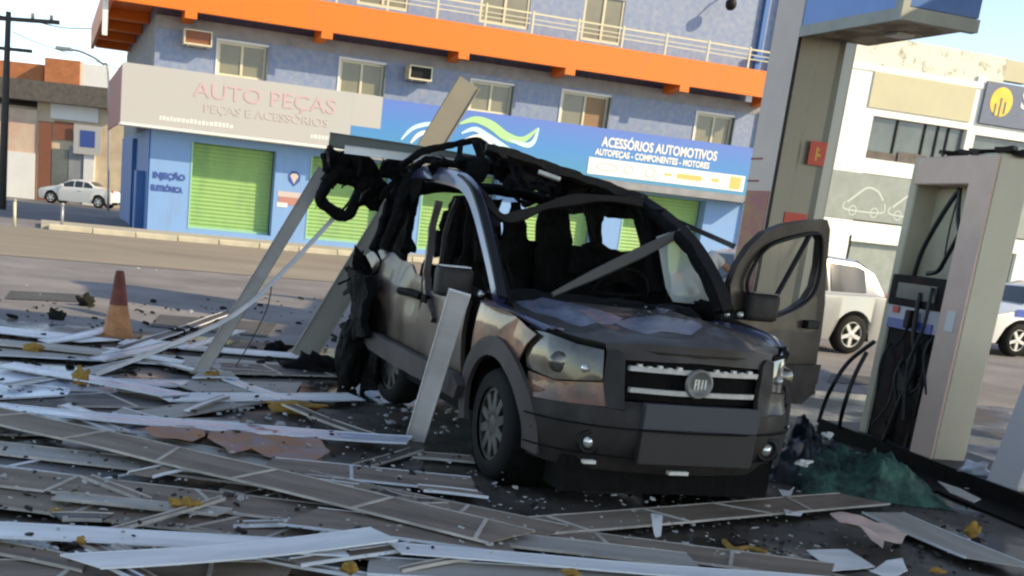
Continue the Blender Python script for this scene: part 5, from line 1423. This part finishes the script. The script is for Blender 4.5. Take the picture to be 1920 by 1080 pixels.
# ------------------------------------------------------------------ fallen ceiling boards
def dist_px(p): return (p-CAMP).dot(_fw)/F
def plank_mesh(length, w, th, seed, wav, lip, both=True, teeth=False):
    """board along local x, origin at its middle"""
    bm = B(); n = max(6, int(length/.16)); rows = []
    r0 = random.Random(seed)
    bend = r0.uniform(-1, 1)*wav
    skew = r0.uniform(-.3, .3)*w; skew2 = r0.uniform(-.3, .3)*w
    def zz(x, y): return bend*(1-(2*x/length)**2)+wav*.6*noise.noise(Vector((x*1.3+seed, y*2, seed*.37)))
    for i in range(n+1):
        x = -length/2+length*i/n
        dxa = skew if i == 0 else (skew2 if i == n else 0)
        row = []
        for y in (-w/2, 0, w/2):
            xx = x+dxa*(y/(w/2))
            row.append((xx, y, zz(x, y)))
        rows.append(row)
    T = [[bm.verts.new((a, b, c+th)) for a, b, c in r] for r in rows]
    Bt = [[bm.verts.new(p) for p in r] for r in rows]
    for i in range(n):
        for k in range(2):
            bm.faces.new((T[i][k], T[i+1][k], T[i+1][k+1], T[i][k+1])); bm.faces.new((Bt[i][k], Bt[i][k+1], Bt[i+1][k+1], Bt[i+1][k]))
        bm.faces.new((T[i][0], Bt[i][0], Bt[i+1][0], T[i+1][0])); bm.faces.new((T[i][2], T[i+1][2], Bt[i+1][2], Bt[i][2]))
    for i in (0, n):
        for k in range(2): bm.faces.new((T[i][k], T[i][k+1], Bt[i][k+1], Bt[i][k]))
    lips = []
    for s in (-1, 1):
        l = B(); rr_ = []
        hh_ = lip
        for i in range(n+1):
            a, b, c = rows[i][1+s]
            y0, y1 = s*(w/2+.0005), s*(w/2+.008)
            rr_.append([l.verts.new((a, y0, c-.002)), l.verts.new((a, y1, c-.002)), l.verts.new((a, y1, c+th+hh_)), l.verts.new((a, y0, c+th+hh_))])
        for i in range(n):
            for k in range(4): l.faces.new((rr_[i][k], rr_[i+1][k], rr_[i+1][(k+1) % 4], rr_[i][(k+1) % 4]))
        l.faces.new(rr_[0]); l.faces.new(rr_[-1][::-1])
        lips.append(l)
    joints = []
    if length > 1.1:
        x = -length/2+r0.uniform(.25, .6)
        while x < length/2-.15:
            j = B(); k = r0.uniform(-.12, .12)
            q_ = [(x-k, -w/2+.002), (x-k+.018, -w/2+.002), (x+k+.018, w/2-.002), (x+k, w/2-.002)]
            z = zz(x, 0)+th
            A_ = [j.verts.new((a, b, zz(a, b)+th-.004)) for a, b in q_]; C_ = [j.verts.new((a, b, zz(a, b)+th+.007)) for a, b in q_]
            j.faces.new(C_); j.faces.new(A_[::-1])
            for i in range(4): j.faces.new((A_[i], A_[(i+1) % 4], C_[(i+1) % 4], C_[i]))
            joints.append(j)
            x += r0.uniform(.45, .75)
    tb_ = None
    if teeth:
        tb_ = B(); x = -length/2+.05
        while x < length/2-.05:
            box(tb_, x, x+.018, -w/2-.075, -w/2-.014, .0, .012); x += .042
    return bm, lips, joints, tb_
PN = [100]
def plank(a, b, hpx, z, m, label, lipm='lip', th=.006, wav=.012, lip=.010, z2=None, group='fallen canopy ceiling boards', joints=True, teeth=False, tilt=0):
    """a, b: end pixels in the photograph; z: height of the board above ground there"""
    PN[0] += 1
    z2 = z if z2 is None else z2
    A_, B_ = G(a[0], a[1], z), G(b[0], b[1], z2)
    mid = (A_+B_)/2; d = B_-A_
    mx, my = (a[0]+b[0])/2, (a[1]+b[1])/2
    e = G(mx, my+hpx/2, z)-G(mx, my-hpx/2, z)
    dn = d.normalized(); w = (e-dn*e.dot(dn)).length
    w = max(.025, min(w, .55))
    rt = empty('fallen_board', mid, 0, label, 'ceiling board', group)
    n = Vector((-dn.y, dn.x, 0)).normalized(); up_ = dn.cross(n)
    rt.matrix_world = Matrix.Translation(mid) @ Matrix((dn, n, up_)).transposed().to_4x4() @ Matrix.Rotation(tilt, 4, 'X')
    bmm, lips, js, tb_ = plank_mesh(d.length, w, th, PN[0], wav, lip, teeth=teeth)
    obj('board', bmm, M[m], rt)
    for l in lips: obj('edge_lip', l, M[lipm], rt)
    for j in js:
        if joints: obj('joint_strip', j, M[lipm], rt)
        else: j.free()
    if tb_: obj('edge_teeth', tb_, M[lipm], rt)
    return rt
def lean(name, p0, p1, wpx, th, m, label, cat, face=None, bend=None, group=None):
    """board standing or leaning between two 3D points, its broad face to the camera"""
    pts = [p0]+(bend or [])+[p1]
    w = wpx*dist_px((p0+p1)/2)
    mid = (p0+p1)/2
    bm = B(); rings = []
    P2 = spline(pts, 4) if bend else [p0, (p0+p1)/2, p1]
    for i, p in enumerate(P2):
        t = (P2[min(len(P2)-1, i+1)]-P2[max(0, i-1)]).normalized()
        n = (CAMP-p).normalized() if face is None else Vector(face)
        n = (n-t*n.dot(t)).normalized(); s = t.cross(n)
        rings.append([bm.verts.new(p-mid+c) for c in (-s*w/2-n*th/2, -s*w/2+n*th/2, -s*w*.46+n*th*.9, -s*w*.45+n*th*.4, s*w*.45+n*th*.4, s*w*.46+n*th*.9, s*w/2+n*th/2, s*w/2-n*th/2)])
    for i in range(len(rings)-1):
        for k in range(8): bm.faces.new((rings[i][k], rings[i][(k+1) % 8], rings[i+1][(k+1) % 8], rings[i+1][k]))
    bm.faces.new(rings[0][::-1]); bm.faces.new(rings[-1])
    o = obj(name, bm, M[m], None, loc=mid)
    return props(o, label, cat, group)
# leaning ones
p0 = G(370, 706, .0); p1 = at_depth(607, 318, 9.9)
lean('leaning_plank', p0, p1, 25, .03, 'board_grey', 'long grey plank leaning from the ground against the mangled rear of the wreck', 'plank', bend=[at_depth(470, 545, 9.6)])
p0 = G(566, 672, .0); p1 = at_depth(880, 155, 11.9)
lean('leaning_plank', p0, p1, 46, .04, 'board_beige', 'widest beige plank standing up behind the wreck above its roof', 'plank')
p0 = G(778, 826, .0); p1 = at_depth(862, 548, 6.75)
lean('leaning_plank', p0, p1, 40, .02, 'board_pale', 'pale flat board leaning on the front door mirror of the wreck', 'plank')
pts = [G(180, 702, .03), at_depth(300, 655, 9.2), at_depth(440, 590, 9.4), at_depth(540, 500, 9.7), at_depth(632, 402, 9.9)]
lean('bent_strip', pts[0], pts[-1], 9, .02, 'board_pale', 'thin bent metal strip rising from the ground to the mangled rear of the wreck', 'metal strip', bend=pts[1:-1])
q0, q1 = cworld(cp(618, 262, -3.3, 'X')), cworld(cp(925, 312, -2.5, 'X'))
lean('fallen_channel', q0, q1, 28, .05, 'board_green', 'grey channel lying across the torn roof of the wreck', 'metal channel', bend=[cworld(cp(770, 285, -3.0, 'X'))])
q0, q1 = cworld(cp(646, 280, -2.9, 'X')), cworld(cp(860, 306, -2.7, 'X'))
lean('fallen_board', q0, q1, 15, .03, 'board_white', 'white board edge wedged below the grey channel on the roof of the wreck', 'ceiling board')
q0, q1 = cworld(cp(1150, 362, -1.9, 'X')), cworld(cp(1376, 462, -.6, 'X'))
lean('thin_rod', q0, q1, 9, .02, 'board_dark', 'thin dark rod slanting from the roof of the wreck past its windscreen pillar', 'rod')
bm = B(); tube(bm, spline([at_depth(510, 530, 10), at_depth(500, 580, 10.1), at_depth(470, 640, 10.3), G(440, 690, .02)], 5), .006, 5); props(obj('loose_wire', bm, M['cable']), 'thin loose wire hanging from the leaning grey plank', 'cable')
bm = B(); tube(bm, spline([at_depth(640, 396, 9.9), at_depth(655, 378, 9.9), at_depth(668, 352, 9.9)], 4), .012, 6); props(obj('short_hook', bm, M['char']), 'short charred hook joining the bent strip to the black ring', 'metal strip')

# on the ground: (end A, end B, pixel breadth, height, material, label, lip)
BO = [
 ((-60, 612), (190, 640), 12, .03, 'board_white', 'narrow white board far left, level with the foot of the cone', 'lip_white'),
 ((230, 640), (560, 668), 9, .03, 'board_white', 'slim white board running right from the foot of the cone', 'lip_white'),
 ((-60, 655), (520, 690), 17, .02, 'board_grey', 'grey board lying behind the foot of the leaning grey plank', 'lip_white'),
 ((-40, 640), (250, 668), 10, .05, 'board_grey', 'grey board beside the yellow lump farthest left', 'lip'),
 ((10, 684), (330, 742), 12, .07, 'board_bluish', 'pale glossy board slanting under the second yellow lump', 'lip_white'),
 ((-40, 700), (110, 715), 26, .02, 'board_bluish', 'short sky reflecting board at the left edge', 'lip_white'),
 ((-60, 735), (215, 722), 40, .012, 'board_bluish', 'wide glossy pale board at the left edge below the yellow lump', 'lip_white'),
 ((120, 748), (480, 752), 30, .012, 'board_dark', 'dark board between two bright ones left of the rear wheel', 'lip'),
 ((300, 745), (668, 744), 14, .05, 'board_white', 'bright white board ending at the rear wheel of the wreck', 'lip_white'),
 ((330, 690), (690, 700), 20, .02, 'board_dark', 'dark board across the foot of the leaning grey plank', 'lip'),
 ((330, 724), (560, 728), 20, .02, 'board_grey', 'grey board strewn with crumbs at the foot of the leaning grey plank', 'lip'),
 ((150, 802), (530, 738), 24, .03, 'board_grey', 'grey board crossing the long white strip on the left', 'lip'),
 ((-60, 758), (768, 826), 13, .10, 'board_bluish', 'long thin white strip ending at the foot of the pale leaning board', 'lip_white'),
 ((-60, 800), (420, 800), 30, .012, 'board_dark', 'dark board under the long white strip', 'lip'),
 ((60, 792), (260, 800), 26, .012, 'board_bluish', 'small pale board peeping out below the long white strip', 'lip_white'),
 ((-60, 768), (960, 1008), 36, .12, 'board_brown', 'longest soiled brown board running diagonally through the left foreground', 'lip'),
 ((250, 830), (760, 915), 30, .02, 'board_grey', 'grey board beside the pink sheet', 'lip'),
 ((-60, 850), (330, 900), 34, .03, 'board_dark', 'dark board with a toothed edge at the left', 'lip_white'),
 ((-60, 835), (520, 905), 22, .05, 'board_grey', 'grey ribbed board above the toothed one', 'lip'),
 ((-60, 888), (600, 965), 34, .05, 'board_brown', 'soiled brown board with a yellow foam scrap on it', 'lip'),
 ((-60, 925), (700, 1015), 38, .03, 'board_brown', 'soiled brown board just above the bright white one at the left', 'lip'),
 ((-60, 992), (640, 1030), 26, .10, 'board_white', 'bright white board across the lower left corner', 'lip_white'),
 ((150, 1056), (720, 1004), 28, .14, 'board_white', 'bright white board crossing the other white one in the lower left', 'lip_white'),
 ((-60, 1020), (160, 1062), 22, .04, 'board_brown', 'short brown board in the bottom left corner', 'lip'),
 ((-60, 1075), (540, 1078), 42, .02, 'board_brown', 'brown board along the bottom edge at the left', 'lip'),
 ((500, 872), (890, 910), 26, .05, 'board_brown', 'brown board whose pale end points at the front wheel', 'lip_white'),
 ((540, 892), (1040, 1000), 36, .06, 'board_brown', 'brown board pointing from the orange foam scrap to the middle', 'lip'),
 ((430, 905), (900, 1010), 36, .03, 'board_brown', 'brown board below the orange foam scrap', 'lip'),
 ((560, 968), (950, 1018), 40, .09, 'board_brown', 'brown board end with a pale lip in the middle foreground', 'lip_white'),
 ((330, 965), (760, 1040), 40, .02, 'board_brown', 'brown board under the crossing white boards', 'lip'),
 ((960, 990), (1620, 936), 30, .05, 'board_brown', 'brown board reaching right below the front bumper', 'lip'),
 ((930, 1000), (1250, 965), 30, .02, 'board_dark', 'dark board end in front of the bumper', 'lip'),
 ((930, 992), (1560, 1074), 30, .04, 'board_brown', 'brown board running to the bottom right of the middle', 'lip'),
 ((740, 1028), (1600, 1098), 16, .10, 'board_white', 'narrow white board along the bottom middle', 'lip_white'),
 ((690, 1062), (1330, 1100), 30, .05, 'board_grey', 'grey board at the bottom edge below the narrow white one', 'lip_white'),
 ((900, 1008), (1300, 1052), 24, .07, 'board_grey', 'grey ribbed board just above the narrow white one', 'lip'),
 ((1655, 962), (1880, 1058), 34, .05, 'board_grey', 'clean grey board lying right of the torn cardboard', 'lip_white'),
 ((1500, 1050), (1700, 1098), 22, .02, 'board_dark', 'dark board in the bottom right corner', 'lip'),
]
for i, b_ in enumerate(BO):
    plank(b_[0], b_[1], b_[2], b_[3]*.75, b_[4], b_[5], b_[6], wav=.007 if b_[3] < .08 else .015, lip=.002 if 'white' in b_[4] else .004, teeth='toothed edge' in b_[5], joints='brown' in b_[4] or 'dark' in b_[4])

r_ = random.Random(77)
SEEN_ = set()
SL = {'board_brown': 'narrow brown slat', 'board_grey': 'narrow grey slat', 'board_dark': 'narrow dark slat', 'board_white': 'narrow white slat', 'board_bluish': 'narrow glossy pale slat'}
for k in range(52):
    if k < 26:
        x = r_.uniform(-30, 900); y = r_.uniform(850, 1075)
        L_ = r_.uniform(90, 380); sl_ = r_.choice([.10, .18, .28, .40, .55, -.15, -.28, .02])
    else:
        x = r_.uniform(-30, 620); y = r_.uniform(640, 790)
        L_ = r_.uniform(70, 240); sl_ = r_.choice([.03, .12, .25, -.20, .35, -.35])
    if y > 900 and x > 700: L_ *= .6
    m_ = r_.choice(['board_brown', 'board_grey', 'board_dark', 'board_brown'] if k < 26 else ['board_grey', 'board_white', 'board_dark', 'board_bluish'])
    lb_ = ('short ' if L_ < 130 else 'long ' if L_ > 230 else '')+SL[m_]+(' by the bottom edge' if y > 1010 else ' on the brown boards' if y > 930 else ' above the toothed board' if y > 800 else ' level with the cone' if y < 690 else ' left of the rear wheel')+(' at the far left' if x < 200 else ' near the middle' if x > 550 else '')
    if lb_ in SEEN_: continue
    SEEN_.add(lb_)
    plank((x, y), (x+L_, y+L_*sl_), r_.uniform(4, 13), r_.uniform(.015, .075), m_, lb_, r_.choice(['lip', 'lip_white']), wav=.015, lip=.005, group='narrow slats among the boards' if True else None, joints=False, th=.008)
# loose scraps
def scrap(name, px, py, z, wpx, hpx, hz, m, label, cat, seed, group=None):
    c = G(px, py, z); k = dist_px(c)
    o = lump(name, c+Vector((0, 0, hz*.3)), 1, M[m], seed, None, (wpx*k/2*.9, wpx*k/2*.5, hz*.75), .9, 3)
    return props(o, label, cat, group)
scrap('foam_scrap', 64, 657, .03, 38, 0, .06, 'foam_yellow', 'yellow foam lump farthest left', 'foam scrap', 1, 'yellow foam scraps')
scrap('foam_scrap', 152, 715, .05, 30, 0, .09, 'foam_yellow', 'upright yellow foam lump on the glossy pale board', 'foam scrap', 2, 'yellow foam scraps')
scrap('foam_scrap', 398, 712, .02, 32, 0, .07, 'foam_yellow', 'yellow foam lump at the foot of the leaning grey plank', 'foam scrap', 3, 'yellow foam scraps')
scrap('foam_scrap', 560, 768, .03, 100, 0, .06, 'foam_yellow', 'long orange yellow foam slab left of the rear wheel', 'foam scrap', 4, 'yellow foam scraps')
scrap('foam_scrap', 345, 948, .07, 62, 0, .035, 'foam_yellow', 'flat yellow foam scrap on the brown boards', 'foam scrap', 5, 'yellow foam scraps')
scrap('foam_scrap', 598, 914, .06, 66, 0, .03, 'foam_yellow', 'flat orange foam scrap between brown boards in the middle', 'foam scrap', 6, 'yellow foam scraps')
scrap('foam_scrap', 152, 1016, .10, 18, 0, .02, 'foam_yellow', 'tiny yellow crumb on the lower left white board', 'foam scrap', 7, 'yellow foam scraps')
scrap('foam_scrap', 104, 962, .05, 20, 0, .02, 'foam_yellow', 'tiny yellow crumb on the brown board in the lower left', 'foam scrap', 8, 'yellow foam scraps')
scrap('foam_scrap', 655, 1068, .07, 34, 0, .03, 'foam_yellow', 'yellow crumb with a red edge at the bottom middle', 'foam scrap', 9, 'yellow foam scraps')
scrap('foam_scrap', 1825, 998, .06, 28, 0, .05, 'foam_yellow', 'bright yellow foam block beside the black island edge', 'foam scrap', 10, 'yellow foam scraps')
scrap('foam_scrap', 1070, 1076, .10, 34, 0, .02, 'foam_yellow', 'yellow crumb at the bottom edge on the white board', 'foam scrap', 11, 'yellow foam scraps')
scrap('foam_scrap', 1755, 1072, .02, 28, 0, .02, 'foam_yellow', 'pale yellow crumb in the bottom right', 'foam scrap', 12, 'yellow foam scraps')
bm = B(); tube(bm, spline([G(1358, 1015, .02), G(1375, 1030, .025), G(1405, 1028, .02), G(1436, 1036, .025)], 5), .016, 7); props(obj('foam_strip', bm, M['foam_yellow'], None, True), 'curled yellow strip on the dark ground below the bumper', 'foam scrap')
scrap('rubble_lump', 160, 573, 0, 34, 0, .12, 'dirt', 'larger black rubble lump left of the cone', 'rubble', 21)
scrap('rubble_lump', 105, 598, 0, 32, 0, .10, 'dirt', 'smaller black rubble lump left of the cone', 'rubble', 22)
scrap('rubble_lump', 333, 625, 0, 26, 0, .05, 'dirt', 'flat black rubble lump right of the cone', 'rubble', 23)
scrap('rubble_lump', 590, 698, 0, 110, 0, .16, 'char', 'black charred heap behind the rear bumper of the wreck', 'rubble', 24)
scrap('rubble_lump', 520, 660, 0, 50, 0, .10, 'char', 'small charred coil at the foot of the beige plank', 'rubble', 25)
def flat(name, pxs, z, m, label, cat, am=.02, thick=.004, step=.08):
    P2 = [G(a, b, z) for a, b in pxs]
    o = panel([(p.x, p.y) for p in P2], lambda x, y: (x, y, z+am*(1+noise.noise(Vector((x*6, y*6, z*9))))), thick, step, name=name, mats=M[m], ang=70)
    return props(o, label, cat)
flat('pink_sheet', [(395, 812), (440, 806), (500, 812), (560, 822), (600, 836), (618, 858), (590, 868), (540, 866), (500, 860), (470, 852), (430, 858), (410, 842), (388, 830)], .03, 'pink_sheet', 'crumpled pink and orange insulation sheet on the ground left of the wreck', 'insulation', .03)
flat('pink_sheet', [(270, 815), (330, 808), (380, 812), (384, 828), (340, 836), (290, 830)], .03, 'pink_sheet', 'smaller pale pink insulation sheet left of the large one', 'insulation', .03)
flat('white_tile', [(1512, 1032), (1588, 1030), (1640, 1064), (1560, 1072)], .03, 'board_white', 'small square white board piece in the bottom right', 'ceiling board', .004)
flat('white_tile', [(1628, 1080), (1660, 1060), (1690, 1056), (1700, 1080), (1670, 1098)], .06, 'board_white', 'jagged white board corner at the bottom right edge', 'ceiling board', .02)
flat('torn_cardboard', [(1552, 980), (1585, 976), (1620, 990), (1660, 996), (1700, 1010), (1690, 1024), (1655, 1022), (1652, 1044), (1636, 1030), (1610, 1014), (1580, 1000)], .05, 'pump_rose', 'torn brownish cardboard near the clean grey board', 'cardboard', .05)
flat('paper_scrap', [(1218, 980), (1240, 984), (1238, 1010), (1228, 1016), (1222, 1000)], .04, 'board_white', 'twisted white paper scrap in front of the bumper', 'paper', .03)
flat('paper_scrap', [(1468, 962), (1505, 966), (1500, 974), (1472, 972)], .02, 'board_white', 'flat white paper scrap below the right end of the bumper', 'paper', .02)
flat('paper_scrap', [(1458, 925), (1478, 928), (1488, 920), (1482, 934), (1466, 936)], .02, 'board_white', 'small white paper scrap in front of the dark sheeting', 'paper', .02)
flat('paper_scrap', [(1475, 802), (1508, 803), (1505, 815), (1480, 816)], .18, 'board_white', 'white paper scrap on the dark sheeting by the front bumper', 'paper', .02)
flat('glossy_scrap', [(745, 850), (775, 842), (800, 850), (790, 880), (760, 884)], .006, 'board_dark', 'small dark wet board piece before the pale leaning board', 'ceiling board', .003)
# pale ash beside the sill
rr = random.Random(9)
def scatter(name, n, region, smin, smax, m, label, zmax=.02, flatness=.3, seed=1):
    r_ = random.Random(seed); bm = B()
    for k in range(n):
        x0_, x1_, y0_, y1_ = region
        g = G(r_.uniform(x0_, x1_), y0_+(y1_-y0_)*r_.random(), 0)
        s = r_.uniform(smin, smax)*(.5+r_.random()**2)
        Mx = Matrix.Translation(g+Vector((0, 0, r_.uniform(0, zmax)+s*.1)))@Matrix.Rotation(r_.uniform(0, 6.3), 4, 'Z')@Matrix.Rotation(r_.uniform(-.5, .5), 4, 'X')
        pts = [Vector((math.cos(t+r_.uniform(-.4, .4))*s*r_.uniform(.4, 1), math.sin(t)*s*r_.uniform(.4, 1), 0)) for t in (0, 1.3, 2.6, 3.9, 5.1)]
        h_ = s*flatness*r_.uniform(.3, 1)
        A_ = [bm.verts.new(Mx@p) for p in pts]; C_ = [bm.verts.new(Mx@(p*.8+Vector((0, 0, h_)))) for p in pts]
        bm.faces.new(C_)
        for i in range(5): bm.faces.new((A_[i], A_[(i+1) % 5], C_[(i+1) % 5], C_[i]))
    o = obj(name, bm, m); props(o, label, None, None, 'stuff')
scatter('pale_crumbs', 1000, (-40, 1500, 850, 1080), .006, .022, M['shard'], 'pale crumbs scattered over the boards in the foreground', .10, .4, 1)
scatter('pale_crumbs', 260, (380, 880, 690, 830), .01, .04, M['shard'], 'pale ash and crumbs beside the rear of the wreck', .03, .5, 2)
scatter('dark_crumbs', 700, (-40, 900, 700, 1070), .006, .03, M['char_brown'], 'dark crumbs lying over the fallen boards', .09, .5, 13)
scatter('dark_crumbs', 320, (-40, 700, 560, 700), .01, .06, M['dirt'], 'dark crumbs on the road left of the wreck', .01, .6, 3)
scatter('dark_crumbs', 380, (900, 1850, 900, 1080), .006, .035, M['char_brown'], 'dark crumbs on the shaded ground before the bumper', .01, .5, 4)
scatter('pale_crumbs', 160, (1000, 1850, 880, 1080), .005, .02, M['shard'], 'pale crumbs on the shaded ground before the bumper', .01, .4, 5)
scatter('dust', 120, (0, 1900, 500, 640), .01, .05, M['shard'], 'pale bits on the road', .01, .3, 6)
# dark plastic sheeting and green cloth heap beside the bumper
def heap(name, px0, px1, pyb, hgt, dep_, m, label, cat, seed, nx=70, ny=30):
    A_, B_ = G(px0, pyb), G(px1, pyb+ (px1-px0)*.12)
    d = (B_-A_); L = d.length; dn = d.normalized(); n = Vector((-dn.y, dn.x, 0))
    bm = B(); g = []
    for i in range(nx+1):
        row = []
        for j in range(ny+1):
            u_, v_ = i/nx, j/ny
            env = math.sin(PI*min(1, max(0, u_)))**.6*math.sin(PI*v_)**.7
            z = hgt*env*(.55+.65*noise.noise(Vector((u_*3.2+seed, v_*2, seed)))+.35*abs(noise.noise(Vector((u_*9+seed, v_*6, 2))))+.25*abs(noise.noise(Vector((u_*24+seed, v_*12, 5)))))
            p = A_+dn*(L*u_+.05*noise.noise(Vector((u_*6, v_*6, seed))))+n*(dep_*v_+.06*noise.noise(Vector((u_*5, v_*7, seed+4))))
            row.append(bm.verts.new((p.x, p.y, max(-.003, z))))
        g.append(row)
    for i in range(nx):
        for j in range(ny): bm.faces.new((g[i][j], g[i+1][j], g[i+1][j+1], g[i][j+1]))
    return props(obj(name, bm, m, None, True), label, cat)
heap('plastic_sheeting', 1430, 1640, 900, .34, 1.1, M['cloth_blue'], 'dark blue plastic sheeting heaped beside the front bumper', 'sheeting', 3)
heap('green_cloth', 1510, 1790, 925, .30, .85, M['cloth'], 'crumpled dark green cloth heap at the foot of the pump', 'cloth', 8)
scrap('silver_can', 1505, 870, .2, 28, 0, .03, 'board_white', 'bright crushed can on the dark sheeting', 'can', 31)
scrap('paper_scrap', 1552, 818, .25, 22, 0, .03, 'board_white', 'small white crumpled paper on top of the dark sheeting', 'paper', 32)
scrap('blue_bag', 1822, 888, .10, 52, 0, .08, 'board_bluish', 'pale blue plastic bag on the island between the two pumps', 'bag', 33)
flat('paper_scrap', [(1758, 903), (1800, 918), (1838, 938), (1826, 944), (1780, 925)], .112, 'board_grey', 'pale strip lying along the island kerb', 'paper', .004)
